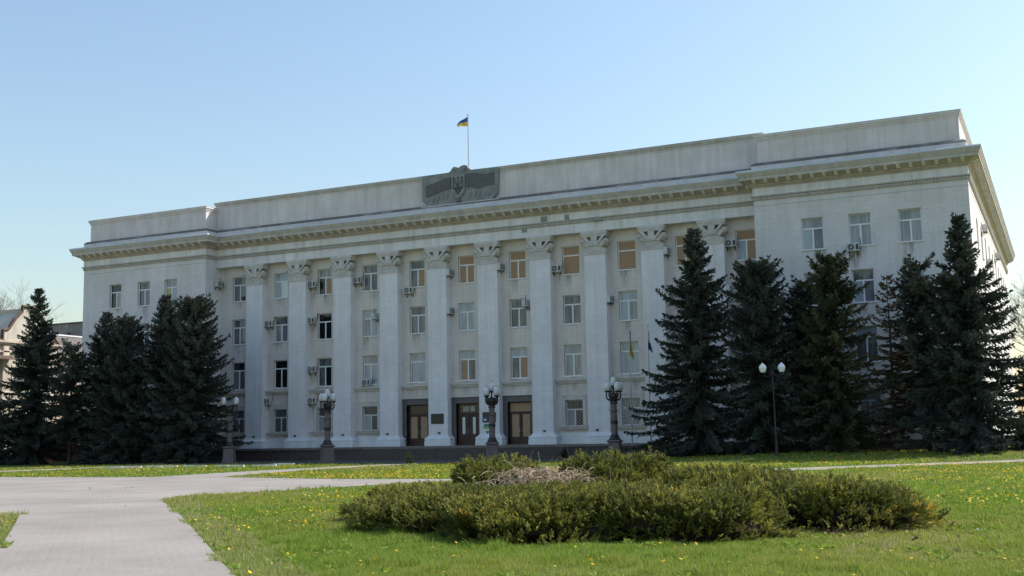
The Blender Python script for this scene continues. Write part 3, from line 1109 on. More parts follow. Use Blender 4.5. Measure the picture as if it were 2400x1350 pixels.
ax = _m('MULTIPLY', _m('MULTIPLY', sp_.outputs[0], _m('SUBTRACT', 1.0, sp_.outputs[0])), 4.0)
al = _m('MULTIPLY', _m('MULTIPLY', _m('POWER', sp_.outputs[2], 1.1), ax), _m('MULTIPLY', _m('SUBTRACT', nz_.outputs['Fac'], 0.36), 3.2))
nt.links.new(_m('MULTIPLY', al, 0.62), bs.inputs['Alpha'])
MATS['drip_stain'] = sm
rs_ = random.Random(12)
spots = []
for k in range(11):
    for fl in (4, 3, 2):
        if rs_.random() < 0.62:
            spots.append(((k - 5) * S + rs_.uniform(-0.5, 0.5), -0.004, FLOORS[fl][0] - 0.07, rs_.uniform(0.5, 1.3), rs_.uniform(0.7, 1.6)))
for x in WINX_L + WINX_R:
    for fl in (4, 3):
        spots.append((x + rs_.uniform(-0.4, 0.5), YW - 0.004, FLOORS[fl][0] - 0.07, rs_.uniform(0.6, 1.4), rs_.uniform(0.8, 1.7)))
for x, z in ((-14.6, 14.3), (-10.06, 14.35), (-5.14, 13.15), (-19.1, 11.2), (-14.68, 11.25), (-14.6, 7.1), (-19.24, 4.6), (-14.55, 4.5), (7.92, 13.9), (21.46, 14.7)):
    spots.append((x, -0.005, z, 0.7, 1.4))
spots.append((30.24, YW - 0.005, 13.3, 0.8, 1.6))
for x, y, z, w_, h_ in spots:
    mb = MB()
    mb.quad((-w_ / 2, 0, -h_), (w_ / 2, 0, -h_), (w_ / 2, 0.0005, 0), (-w_ / 2, 0.0005, 0))
    mb.build('drip_stain', 'drip_stain', B, (x, y, z))

# ---- the three entrance doors
for k, kind in ((4, 'boarded'), (5, 'glazed'), (6, 'boarded_all')):
    X = (k - 5) * S
    mb = MB()
    mb.box(X - 1.385, X - 1.0, -0.10, 0.25, ZP, 4.26)
    mb.box(X + 1.0, X + 1.385, -0.10, 0.25, ZP, 4.26)
    mb.box(X - 1.385, X + 1.385, -0.10, 0.25, 4.26, 4.68)
    mb.box(X - 1.41, X + 1.41, -0.16, 0.0, 4.68, 4.74)
    d = mb.build('door_surround', 'granite_door', B)
    mb = MB()
    y0 = 0.20
    mb.box(X - 1.0, X + 1.0, y0, y0 + 0.06, ZP, ZP + 0.10)
    for xa, xb in ((X - 1.0, X - 0.90), (X + 0.90, X + 1.0)):
        mb.box(xa, xb, y0, y0 + 0.08, ZP + 0.1, 4.26)
    mb.box(X - 0.9, X + 0.9, y0, y0 + 0.08, 4.16, 4.26)
    mb.box(X - 0.9, X + 0.9, y0 - 0.01, y0 + 0.08, 3.40, 3.52)
    mb.build('door_frame', 'door_wood', d)
    tr = MB()
    tr.box(X - 0.9, X + 0.9, y0 + 0.03, y0 + 0.05, 3.52, 4.16)
    tr.build('transom_board' if kind == 'boarded_all' else 'transom_pane', 'osb' if kind == 'boarded_all' else 'pane_dark', d)
    if kind == 'glazed':
        for q, (xa, xb) in enumerate(((X - 0.55, X - 0.02), (X + 0.08, X + 0.52))):
            tr = MB()
            tr.box(xa, xb, y0 + 0.02, y0 + 0.03, 3.62, 4.02)
            tr.build('transom_light', 'pane_curtain', d)
    for sg in (-1, 1):
        mb = MB()
        xa, xb = (X - 0.9, X - 0.02) if sg < 0 else (X + 0.02, X + 0.9)
        mb.box(xa, xb, y0 + 0.02, y0 + 0.06, ZP + 0.1, 3.40)
        mb.box(xa + 0.14, xb - 0.14, y0 + 0.005, y0 + 0.02, ZP + 0.22, ZP + 0.60)
        leaf = mb.build('door_leaf', 'door_wood', d)
        xm = (xa + xb) / 2
        mb = MB()
        if kind == 'glazed':
            q = [(xm - 0.12, 1.92), (xm - 0.06, 1.86), (xm + 0.06, 1.86), (xm + 0.12, 1.92), (xm + 0.12, 3.13), (xm + 0.06, 3.19), (xm - 0.06, 3.19), (xm - 0.12, 3.13)]
            mb.prism(q, y0 - 0.005, y0 + 0.019)
            mb.build('glass_panel', 'pane_bright', leaf)
        else:
            mb.box(xm - 0.30, xm + 0.30, y0 + 0.0, y0 + 0.019, 1.60, 3.30)
            mb.build('plywood_board', 'osb', leaf)
        mb = MB()
        hx = X + sg * 0.10
        mb.tube([(hx, y0 - 0.05, 1.95), (hx, y0 - 0.05, 2.25)], 0.016, 6)
        mb.tube([(hx, y0 + 0.02, 1.98), (hx, y0 - 0.05, 1.98)], 0.012, 5)
        mb.tube([(hx, y0 + 0.02, 2.22), (hx, y0 - 0.05, 2.22)], 0.012, 5)
        mb.build('handle', 'steel', leaf)

# ================================================================== things on the building
# plaques
mb = MB()
mb.box(-0.56, 0.56, -0.05, 0.0, -0.39, 0.39)
mb.box(-0.52, 0.52, -0.06, -0.05, -0.35, 0.35)
o = mb.build('wall_plaque', 'sign_black', None, (-2.31, -PD - 0.003, 3.10))
tag(o, 'plain dark plaque on the pilaster left of the middle entrance door', 'plaque')
t = thing('wall_plaque', 'dark plaque with small blue emblem behind the middle street lamp', 'plaque', (2.24, -PD - 0.003, 3.12))
mb = MB()
mb.box(-0.56, 0.56, -0.05, 0.0, -0.39, 0.39)
mb.build('board', 'sign_black', t)
mb = MB()
mb.box(-0.46, -0.22, -0.056, -0.051, -0.14, -0.02)
mb.build('blue_patch', 'sign_blue', t)
mb = MB()
mb.box(-0.47, -0.21, -0.056, -0.051, -0.25, -0.145)
mb.build('white_patch', 'sign_white', t)
t = thing('wall_sign', 'small teal and green sign below the plaque right of the middle door', 'sign', (2.12, -PD - 0.003, 2.40))
mb = MB()
mb.box(-0.34, 0.34, -0.03, 0.0, 0.02, 0.20)
mb.build('upper_panel', 'sign_teal', t)
mb = MB()
mb.box(-0.42, 0.34, -0.03, 0.0, -0.14, 0.015)
mb.build('lower_panel', 'sign_green', t)

# air conditioners
mb = MB()
mb.box(-0.40, 0.40, -0.30, 0.0, -0.27, 0.27)
bm = bmesh.new()
me0 = mb.mesh('housing', 'ac_white')
bm.from_mesh(me0)
bmesh.ops.bevel(bm, geom=list(bm.edges), offset=0.025, segments=2, affect='EDGES')
bm.to_mesh(me0)
bm.free()
mb = MB()
cxg, czg = -0.11, 0.0
mb.prism([(cxg + 0.225 * math.cos(2 * PI * k / 20), czg + 0.225 * math.sin(2 * PI * k / 20)) for k in range(20)], -0.312, -0.30)
mb.box(0.20, 0.37, -0.306, -0.301, -0.18, 0.18)
fan_me = mb.mesh('fan_grille', 'ac_dark')
mb = MB()
for r in (0.08, 0.15, 0.21):
    mb.tube([(cxg + r * math.cos(2 * PI * k / 16), -0.316, czg + r * math.sin(2 * PI * k / 16)) for k in range(17)], 0.008, 4, cap=False)
mb.prism([(cxg + 0.05 * math.cos(2 * PI * k / 10), czg + 0.05 * math.sin(2 * PI * k / 10)) for k in range(10)], -0.324, -0.312)
ring_me = mb.mesh('guard_rings', 'ac_white')
mb = MB()
mb.box(-0.02, 0.02, -0.34, 0.10, -0.31, -0.272)
mb.tube([(0, -0.30, -0.30), (0, 0.09, -0.52)], 0.016, 4)
mb.box(-0.02, 0.02, 0.06, 0.10, -0.55, -0.27)
brk_me = mb.mesh('bracket', 'iron')
mb = MB()
mb.tube([(0.36, -0.10, -0.1), (0.46, -0.06, -0.12), (0.48, 0.06, 0.05), (0.47, 0.08, 0.6)], 0.022, 5)
pipe_me = mb.mesh('pipe', 'ac_dark')
NUM = ['first', 'second', 'third', 'fourth', 'fifth', 'sixth', 'seventh', 'eighth', 'ninth', 'tenth', 'eleventh']
FLN = {4: 'top-floor', 3: 'third-floor', 2: 'second-floor', 1: 'ground-floor'}
# x, y, z of the unit, facing angle, label
AC = [
    (-14.60, -0.10, 14.67, 0, 'air conditioner left of the third top-floor window of the recessed front'),
    (-10.06, -0.10, 14.70, 0, 'air conditioner left of the fourth top-floor window of the recessed front'),
    (-5.14, -0.10, 13.50, 0, 'air conditioner just below the half-boarded fifth top-floor window of the recessed front'),
    (-19.10, -0.10, 11.59, 0, 'air conditioner left of the second third-floor window of the recessed front'),
    (-14.68, -0.10, 11.62, 0, 'air conditioner left of the black third-floor window of the recessed front'),
    (-8.04, -0.42, 11.55, -PI / 2, 'narrow edge-on air conditioner right of the fourth third-floor window of the recessed front'),
    (-14.60, -0.10, 7.49, 0, 'air conditioner left of the third second-floor window of the recessed front'),
    (-9.20, -0.10, 6.20, 0, 'air conditioner in front of the fourth second-floor window, standing on its ledge'),
    (-19.24, -0.10, 4.95, 0, 'air conditioner above left of the second ground-floor window, leftmost of its row'),
    (-14.55, -0.10, 4.88, 0, 'air conditioner above left of the third ground-floor window behind the second lamp'),
    (-1.39, -0.40, 14.63, PI / 2, 'edge-on air conditioner left of the sixth top-floor window, beside a pilaster'),
    (3.11, -0.40, 14.73, PI / 2, 'edge-on air conditioner left of the seventh top-floor window, beside a pilaster'),
    (7.92, -0.10, 14.25, 0, 'air conditioner left of the fully boarded eighth top-floor window'),
    (-1.39, -0.40, 11.58, PI / 2, 'edge-on air conditioner left of the sixth third-floor window, above the middle door'),
    (5.50, -0.42, 11.72, -PI / 2, 'narrow edge-on air conditioner overlapping the right side of the seventh third-floor window'),
    (16.61, -0.40, 14.82, PI / 2, 'edge-on air conditioner left of the tenth top-floor window, above the tallest near spruce'),
    (21.46, -0.10, 15.02, 0, 'air conditioner left of the last top-floor window of the recessed front, next to right wing'),
    (12.11, -0.40, 11.60, PI / 2, 'edge-on air conditioner left of the ninth third-floor window, above the flagpoles'),
    (16.61, -0.40, 11.68, PI / 2, 'edge-on air conditioner left of the tenth third-floor window, partly behind a spruce'),
    (21.11, -0.40, 11.71, PI / 2, 'edge-on air conditioner low beside the last pilaster, partly hidden by spruces'),
    (30.24, YW - 0.10, 13.66, 0, 'air conditioner under the middle top-floor window of the right wing'),
    (XLI + 0.10, -0.62, 15.35, PI / 2, 'air conditioner on the inner side wall of the left wing'),
    (XR + 0.10, 8.6, 15.9, PI / 2, 'nearest air conditioner on the sunlit end wall, high under the cornice'),
    (XR + 0.10, 12.6, 13.9, PI / 2, 'lower air conditioner on the sunlit end wall, below its neighbours'),
    (XR + 0.10, 26.0, 16.2, PI / 2, 'farthest air conditioner high on the sunlit end wall'),
]
for x, y, z, rz, lab in AC:
    t = thing('air_conditioner', lab, 'air conditioner', (x, y, z), rz, 'air conditioners on the facade')
    obj('housing', me0, t)
    obj('fan_grille', fan_me, t)
    obj('guard_rings', ring_me, t)
    obj('bracket', brk_me, t, (-0.28, 0, 0))
    obj('bracket', brk_me, t, (0.28, 0, 0))
    obj('pipe', pipe_me, t)
mb = MB()
mb.box(-0.16, 0.16, -0.22, 0.05, 0, 0.34)
mb.box(-0.12, 0.12, -0.23, -0.22, 0.05, 0.29)
o = mb.build('window_fan_box', 'ac_dark', None, (-22.5 + 0.42, 0.19, 13.85))
tag(o, 'small dark ventilator box in the first top-floor window of the recessed front', 'ventilator')


# ---- flags
def flag_mesh(name, nu, nv, fn, m1, m2, split=0.5):
    mb = MB()
    vs = [fn(i / nu, j / nv) for j in range(nv + 1) for i in range(nu + 1)]
    o0 = len(mb.v)
    mb.v += vs
    for j in range(nv):
        for i in range(nu):
            a = j * (nu + 1) + i
            mb.f.append((a, a + 1, a + nu + 2, a + nu + 1))
            mb.m.append(0 if (j + 0.5) / nv < split else 1)
    return mb.mesh(name, [m1, m2], True)


t = thing('flagpole', 'thin pole with blue and yellow flag flying above the emblem on the roof', 'flagpole', (0.05, 0.6, 19.4))
mb = MB()
mb.tube([(0, 0, 0), (0, 0, 4.0), (0, 0, 8.15)], [0.06, 0.045, 0.03], 8)
mb.lathe([(0.01, 8.15), (0.06, 8.19), (0.06, 8.23), (0.01, 8.28)], 8)
mb.build('pole', 'steel', t)


def fn(u, v):
    droop = 0.42 * u ** 1.2 * (1 - v) ** 1.0 + 0.10 * u * u
    return (-1.02 * u - 0.03, 0.10 * math.sin(u * 7 + v * 1.5) * u ** 0.5, 8.05 - 0.80 * v * (1 - 0.25 * u) - droop)


obj('flag', flag_mesh('flag', 14, 8, fn, 'flag_blue', 'flag_yellow', 0.45), t)

for x, lab, ma, mb_, fl in ((15.65, 'tall thin flagpole with limp yellow and blue flag beside the right ornate lamp', 'flag_blue', 'flag_yellow', 0),
                            (16.98, 'tall thin flagpole with limp blue and white flag, nearest the right spruces', 'flag_white', 'flag_blue', 1)):
    z0 = float(gz(x, -6.0))
    t = thing('flagpole', lab, 'flagpole', (x, -6.0, z0), 0, 'flagpoles by the entrance')
    mb = MB()
    mb.tube([(0, 0, -0.1), (0, 0, 1.2), (0.02, 0, 5.0), (0.05, 0, 8.85)], [0.065, 0.055, 0.045, 0.025], 8)
    mb.lathe([(0.012, 8.85), (0.05, 8.90), (0.012, 8.98)], 8, 0.05)
    mb.build('pole', 'steel', t)

    def fn2(u, v, fl=fl):
        # cloth hanging in folds down along the pole
        L_ = (1.95 if not fl else 1.45)
        x_ = 0.05 + (0.06 + 0.17 * v) * u + 0.04 * math.sin(v * 5 + u * 3)
        return (x_, 0.10 * math.sin(u * 13 + v * 2) * (0.5 + v * 0.5), 8.62 - fl * 0.12 - L_ * (v * (1 - 0.18 * (1 - u)) + 0.06 * u))
    obj('flag', flag_mesh('flag', 14, 12, fn2, ma, mb_, 0.32 if not fl else 0.5), t)


# ================================================================== street lamps
def egg(mb, cx, cy, z0, h, r, n=14, mi=0):
    prof = []
    for k in range(11):
        t_ = k / 10
        a = t_ * PI
        rr = r * math.sin(a) ** 0.75 * (1.0 + 0.16 * math.cos(a * 1.0) * -1 * 0 + 0.10 * math.cos(a))
        prof.append((max(0.02, rr), z0 + h * (1 - math.cos(a)) / 2))
    mb.lathe(prof, n, cx, cy, mi)


def ornate_lamp(label, x, y, arms, centre, rot):
    z0 = float(gz(x, y))
    t = thing('ornate_street_lamp', label, 'street lamp', (x, y, z0), rot, 'ornate lamps in front of the building')
    mb = MB()
    mb.frust(0, 0, -0.05, 0.10, 0.49, 0.49, 0.48, 0.48)
    mb.frust(0, 0, 0.10, 1.08, 0.42, 0.42, 0.355, 0.355)
    mb.frust(0, 0, 1.08, 1.16, 0.37, 0.37, 0.45, 0.45)
    mb.frust(0, 0, 1.16, 1.25, 0.45, 0.45, 0.40, 0.40)
    mb.build('pedestal', 'granite_lamp', t)
    mb = MB()
    mb.lathe([(0.39, 1.25), (0.40, 1.30), (0.34, 1.36), (0.30, 1.46), (0.26, 1.56), (0.22, 1.60)], 8, rot=PI / 8)
    mb.build('foot', 'bronze', t)
    sh_ = MB()
    for z_a, z_b, r in ((1.60, 2.30, 0.215), (2.52, 3.10, 0.205), (3.10, 3.60, 0.20)):
        sh_.lathe([(r, z_a), (r * 0.985, z_b)], 12)
    sh_.build('shaft', 'granite_lamp', t)
    mb = MB()
    mb.lathe([(0.23, 2.30), (0.245, 2.33), (0.235, 2.41), (0.245, 2.49), (0.23, 2.52)], 12)
    mb.build('band', 'bronze', t)
    mb = MB()
    mb.lathe([(0.22, 3.085), (0.25, 3.10), (0.22, 3.13)], 12)
    for sg in (-1, 1):
        mb.tube([(sg * 0.2, 0, 3.12), (sg * 0.33, 0, 3.24)], 0.02, 5)
    mb.build('band', 'bronze', t)
    mb = MB()
    mb.lathe([(0.20, 3.60), (0.25, 3.63), (0.24, 3.72), (0.22, 3.80), (0.28, 3.95), (0.32, 4.10), (0.30, 4.22), (0.20, 4.30), (0.10, 4.36)], 12)
    crown = mb.build('crown', 'bronze', t)
    for k in range(arms):
        a = 2 * PI * k / arms + (PI / 4 if arms == 4 else 0)
        c, s_ = math.cos(a), math.sin(a)
        R = 0.50
        mb = MB()
        pts = [(0.22, 3.88), (0.34, 3.86), (0.46, 3.93), (0.54, 4.08), (0.54, 4.24), (R, 4.36)]
        mb.tube([(r * c, r * s_, z) for r, z in pts], [0.07, 0.06, 0.055, 0.05, 0.045, 0.05], 7)
        mb.tube([(0.26 * c, 0.26 * s_, 4.2), (0.36 * c, 0.36 * s_, 4.30), (0.42 * c, 0.42 * s_, 4.22), (0.36 * c, 0.36 * s_, 4.12)], 0.03, 5)
        mb.lathe([(0.06, 4.36), (0.15, 4.39), (0.17, 4.43), (0.14, 4.46)], 10, R * c, R * s_)
        arm = mb.build('arm', 'bronze', t)
        mb = MB()
        egg(mb, R * c, R * s_, 4.43, 0.62, 0.205)
        mb.build('globe', 'globe_shaded', arm, smooth=True)
        mb = MB()
        mb.tube([(R * c, R * s_, 5.03), (R * c, R * s_, 5.16)], 0.018, 5)
        mb.build('finial', 'iron', arm)
    if centre:
        mb = MB()
        mb.lathe([(0.07, 4.30), (0.05, 4.50), (0.06, 4.66), (0.15, 4.72), (0.16, 4.77)], 10)
        stem = mb.build('arm', 'bronze', t)
        mb = MB()
        egg(mb, 0, 0, 4.75, 0.64, 0.205)
        mb.build('globe', 'globe_shaded', stem, smooth=True)
        mb = MB()
        mb.tube([(0, 0, 5.38), (0, 0, 5.54)], 0.018, 5)
        mb.build('finial', 'iron', stem)
    return t


ornate_lamp('ornate lamp with white globe cluster directly left of the boarded right door', 6.36, -8.5, 4, True, math.radians(20))
ornate_lamp('ornate lamp with white globe cluster beside the two flagpoles', 15.35, -8.5, 4, True, math.radians(5))
ornate_lamp('ornate lamp with white globe cluster left of the three doors, second from left', -7.3, -8.5, 4, True, math.radians(55))
ornate_lamp('leftmost ornate lamp with only two globes, against the dark left spruces', -16.4, -8.5, 2, False, math.radians(24))


def twin_lamp(label, x, y, rot, lean):
    z0 = float(gz(x, y))
    t = thing('twin_globe_lamp', label, 'street lamp', (x, y, z0))
    t.rotation_euler = (0, lean, rot)
    mb = MB()
    mb.lathe([(0.14, -0.1), (0.14, 0.05), (0.085, 0.12), (0.075, 0.9), (0.055, 0.95), (0.05, 2.4), (0.04, 2.45), (0.035, 4.95), (0.05, 4.97), (0.03, 5.05)], 10)
    mb.build('pole', 'iron', t)
    for sg in (-1, 1):
        mb = MB()
        mb.tube([(0, 0, 4.92), (sg * 0.14, 0, 4.78), (sg * 0.30, 0, 4.66), (sg * 0.46, 0, 4.68), (sg * 0.55, 0, 4.80), (sg * 0.56, 0, 4.88)], 0.026, 6)
        mb.tube([(sg * 0.02, 0, 4.98), (sg * 0.10, 0, 4.90), (sg * 0.20, 0, 4.72)], 0.018, 5)
        mb.lathe([(0.05, 4.86), (0.13, 4.90), (0.14, 4.93)], 8, sg * 0.56, 0)
        a = mb.build('arm', 'iron', t)
        mb = MB()
        mb.lathe([(0.13, 4.93), (0.17, 5.0), (0.225, 5.18), (0.225, 5.24), (0.16, 5.36), (0.05, 5.46), (0.015, 5.49)], 8, sg * 0.56, 0)
        mb.build('globe', 'globe', a)
    return t


twin_lamp('slim black lamp post with two bright white globes in front of the right spruces', 26.75, -12.0, math.radians(26), math.radians(-0.6))
twin_lamp('slim lamp post with twin white globes half cut off at the right edge', 41.02, -12.0, math.radians(26), 0)


# ================================================================== trees
def trunk(mb, H, r0, rng, bend=0.0, mi=0):
    pts = []
    for k in range(9):
        t = k / 8
        pts.append((bend * t * t * H + rng.normal() * 0.02 * (k > 0), rng.normal() * 0.02 * (k > 0), H * t - 0.15 * (k == 0)))
    mb.tube(pts, [r0 * 1.35] + [max(0.015, r0 * (1 - k / 8) ** 0.9) for k in range(1, 9)], 8, mi)
    return pts


def spruce(label, x, y, H, R, seed, z0=0.5, bend=0.0, power=0.85, material='spruce', dens=1.0, ragged=0.3, topflat=0.0, name='spruce_tree', gap=0.1, cat='tree', spire=0.0):
    rng = np.random.RandomState(seed)
    t = thing(name, label, cat, (x, y, float(gz(x, y))), 0, 'spruces in front of the wings')
    mb = MB()
    r0 = 0.016 * H
    trunk(mb, H * 0.98, r0, rng, bend)
    O, D, Ls, Wd, Tn = [], [], [], [], []

    def put(o, d, l, w, tn):
        O.append(o)
        D.append(nrm(d))
        Ls.append(l)
        Wd.append(w)
        Tn.append(tn)
    z = z0
    while z < H - 0.15:
        f = (z - z0) / (H - z0)
        prof = (1 - f) ** power * (0.74 + 0.26 * min(1.0, f / 0.14))
        if spire and f > 1 - spire:
            prof *= 0.72
        rad = R * prof + 0.12
        if topflat and f > 0.72:
            rad = max(rad, R * topflat * (1 - ((f - 0.72) / 0.28) ** 5) + 0.1)
        nb = int(5.5 + 2.2 * rad ** 0.6)
        ph = rng.rand() * 6.28
        for k in range(nb):
            if rng.rand() < gap * (0.5 + 0.8 * f):
                continue
            az = 2 * PI * (k + rng.rand() * 0.8) / nb + ph
            # whole sectors of the crown stand out or fall back
            lob = vnoise(math.cos(az) * 1.6 + seed * 7.1, math.sin(az) * 1.6 + z * 0.55, 1.0)
            L = rad * (1 - ragged + 1.7 * ragged * (0.6 * float(lob) + 0.4 * rng.rand()))
            if rng.rand() < 0.07:
                L *= 1.22
            el = math.radians(-20 + 52 * f ** 1.3 + rng.normal() * 7)
            bx = bend * (z / H) ** 2 * H
            zb = z + rng.normal() * 0.07
            h = np.array([math.cos(az), math.sin(az), 0.0])
            side = np.array([-h[1], h[0], 0.0])
            nn = max(4, int(L / 0.11))
            tt = np.clip((np.arange(nn) + rng.rand(nn)) / nn, 0.04, 1.0)
            zf = lambda q: math.tan(el) * L * q + 0.30 * L * q ** 3.0 - 0.22 * L * q ** 1.4
            pos = np.array([bx, 0, zb]) + h * (L * tt)[:, None]
            pos[:, 2] += zf(tt)
            if L > 0.7:
                bpts = [tuple(np.array([bx, 0, zb]) + h * (L * q) + np.array([0, 0, zf(q)])) for q in (0.0, 0.5, 0.93)]
                mb.tube(bpts, [0.022 + 0.008 * L, 0.016 + 0.004 * L, 0.008], 3, cap=False)
            up = math.tan(el) + 0.6 * tt ** 1.6 - 0.1
            bd = h[None, :] + np.stack([0 * up, 0 * up, up], 1)
            bt = 0.25 + 0.5 * rng.rand()
            taper = np.minimum(1.0, (1.08 - tt) * 1.6 + 0.18) * min(1.0, 0.45 + L / 2.6)
            for rep in range(5 if dens > 0.6 else 2):
                sgn = rng.choice([-1.0, 1.0], nn)
                a = 0.45 + rng.rand(nn) * 0.75
                dd = nrm(bd) * (0.85 - 0.3 * (rep == 1)) + side[None, :] * (sgn * a)[:, None]
                if rep == 2:
                    dd[:, 2] -= 1.1
                elif rep == 3:
                    dd[:, 2] += 0.45
                dd[:, 2] += rng.normal(size=nn) * 0.16 - 0.04
                ln = (0.13 + 0.34 * taper) * (0.7 + 0.6 * rng.rand(nn))
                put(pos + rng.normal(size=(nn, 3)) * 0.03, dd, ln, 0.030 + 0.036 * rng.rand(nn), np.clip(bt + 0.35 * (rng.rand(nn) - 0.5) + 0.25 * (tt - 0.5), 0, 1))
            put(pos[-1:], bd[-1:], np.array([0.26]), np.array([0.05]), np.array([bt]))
        z += (0.46 - 0.17 * f) * (0.75 + 0.5 * rng.rand())
    n = 14
    dl = rng.normal(size=(n, 3)) * 0.6
    dl[:, 2] = 0.9
    put(np.array([[bend * H, 0, H - 0.85 + 0.06 * k] for k in range(n)]), dl, np.full(n, 0.24), np.full(n, 0.04), np.full(n, 0.5))
    O, D, Ls, Wd, Tn = [np.concatenate(q) for q in (O, D, Ls, Wd, Tn)]
    V, F = kites(O, D, Ls, Wd, rng)
    mb.build('trunk', 'bark', t)
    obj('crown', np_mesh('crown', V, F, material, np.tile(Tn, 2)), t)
    return t


spruce('big dark conical spruce right of the flagpoles, nearest the entrance on the right side', 21.0, -8.0, 14.7, 3.9, 11, 0.5, 0.0016, 0.70, ragged=0.62, spire=0.24, gap=0.16)
spruce('broad dark spruce with blunt bushy top behind the twin-globe lamp', 25.2, -8.0, 11.9, 3.3, 12, 1.1, 0.0, 0.46, ragged=0.52, topflat=0.45)
spruce('slender dark spruce between the blunt-topped spruce and the yellowish one', 27.4, -6.2, 10.9, 2.7, 13, 2.0, 0.004, 0.6, ragged=0.55, gap=0.2)
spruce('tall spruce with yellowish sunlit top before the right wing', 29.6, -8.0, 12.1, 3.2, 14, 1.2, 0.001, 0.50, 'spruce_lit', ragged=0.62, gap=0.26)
spruce('half-dead brown spruce with thin bare branches among the right spruces', 33.0, -8.2, 10.5, 2.0, 15, 1.2, -0.0015, 0.7, 'spruce_dead', dens=0.4, ragged=0.5, gap=0.40)
spruce('spruce with open ragged crown and bare lower trunk, second from right', 34.9, -8.0, 11.3, 3.1, 16, 2.1, 0.0006, 0.42, 'spruce', ragged=0.65, gap=0.3)
spruce('tall pointed bluish spruce at the right corner of the building', 37.3, -9.0, 13.6, 3.7, 17, 0.6, 0.001, 0.68, 'spruce', ragged=0.52, spire=0.28, gap=0.14)
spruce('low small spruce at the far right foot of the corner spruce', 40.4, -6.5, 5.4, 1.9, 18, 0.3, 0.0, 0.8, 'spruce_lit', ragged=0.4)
spruce('tall tiered spruce standing apart at the far left', -36.8, -9.0, 14.9, 4.4, 21, 0.35, 0.0, 0.76, ragged=0.60, gap=0.2, spire=0.28)
spruce('short ragged spruce right of the tall leftmost spruce', -31.6, -10.0, 9.8, 2.4, 22, 2.6, 0.0, 0.5, ragged=0.6, gap=0.28)
spruce('pointed spruce at the left corner of the building', -29.9, -8.0, 12.4, 3.6, 23, 0.9, 0.0, 0.62, ragged=0.5, spire=0.15)
spruce('spruce with forked uneven top among the left spruces', -26.6, -9.0, 11.8, 3.6, 24, 0.5, 0.0, 0.52, ragged=0.55, topflat=0.22)
spruce('spruce with thin spire top among the left spruces', -23.4, -8.0, 13.5, 3.8, 25, 0.5, 0.0, 0.60, ragged=0.52, spire=0.20)
spruce('thick broad-topped spruce nearest the leftmost ornate lamp', -19.7, -9.0, 12.9, 3.6, 26, 0.4, 0.0, 0.46, ragged=0.42, topflat=0.5)
spruce('low dark spruce filling the gap at the left edge', -39.6, -10.5, 5.2, 2.4, 27, 0.3, 0.0, 0.7, ragged=0.4)


def bare_tree(label, x, y, H, seed, spread=0.5, material='twig_grey', depth=6, r0=0.22):
    rng = random.Random(seed)
    t = thing('bare_tree', label, 'tree', (x, y, float(gz(x, y))))
    tm, cm = MB(), MB()

    def grow(p, d, l, r, lev):
        p1 = p + d * l * 0.5 + Vector((rng.gauss(0, 1), rng.gauss(0, 1), 0)) * l * 0.05
        p2 = p + d * l
        (tm if lev < 2 else cm).tube([p, p1, p2], [r, r * 0.85, r * 0.68], 6 if lev < 2 else 3, cap=False)
        if lev >= depth:
            return
        for _ in range(3 if lev > 0 else 4):
            nd = (d + Vector((rng.gauss(0, 1), rng.gauss(0, 1), rng.gauss(0.25, 0.5))) * spread).normalized()
            grow(p2 if rng.random() < 0.7 else p1, nd, l * rng.uniform(0.62, 0.82), r * 0.62, lev + 1)
    grow(Vector((0, 0, -0.2)), Vector((0, 0, 1)), H * 0.30, r0, 0)
    tm.build('trunk', material, t)
    cm.build('crown', material, t)
    return t


bare_tree('leafless tree rising behind the old house at the left edge', -90.5, 28.0, 27.0, 3, 0.40, r0=0.26, depth=7)
bare_tree('leafless tree behind the far end of the building at the right edge', 39.2, 62.0, 21.0, 5, 0.5, r0=0.22, depth=7)


def leafy_tree(name, label, x, y, H, R, seed, material):
    rng = np.random.RandomState(seed)
    t = thing(name, label, 'tree', (x, y, float(gz(x, y))))
    mb = MB()
    trunk(mb, H * 0.6, 0.16, rng)
    for k in range(9):
        a = k * 2.4
        mb.tube([(0, 0, H * 0.25 + k * 0.1), (math.cos(a) * R * 0.4, math.sin(a) * R * 0.4, H * 0.5 + 0.1 * k), (math.cos(a) * R * 0.75, math.sin(a) * R * 0.75, H * 0.7)], [0.06, 0.04, 0.015], 5)
    mb.build('trunk', 'bark', t)
    n = 5200
    d = nrm(rng.normal(size=(n, 3)))
    c = rng.normal(size=(60, 3)) * np.array([R * 0.5, R * 0.5, H * 0.17]) + np.array([0, 0, H * 0.58])
    o = c[rng.randint(0, 60, n)] + d * (rng.rand(n, 1) ** 0.5) * R * 0.36
    o[:, 2] = np.maximum(o[:, 2], 0.5)
    dd = nrm(rng.normal(size=(n, 3)) * 0.6 + np.array([0, 0, -0.7]))
    V, F = kites(o, dd, 0.16 + 0.2 * rng.rand(n), 0.05 + 0.03 * rng.rand(n), rng)
    obj('crown', np_mesh('crown', V, F, material, np.tile(rng.rand(n), 2)), t)
    return t


leafy_tree('willow_tree', 'yellow-green young tree at the far right edge behind the spruce', 45.2, 4.0, 9.0, 2.6, 31, 'willow')

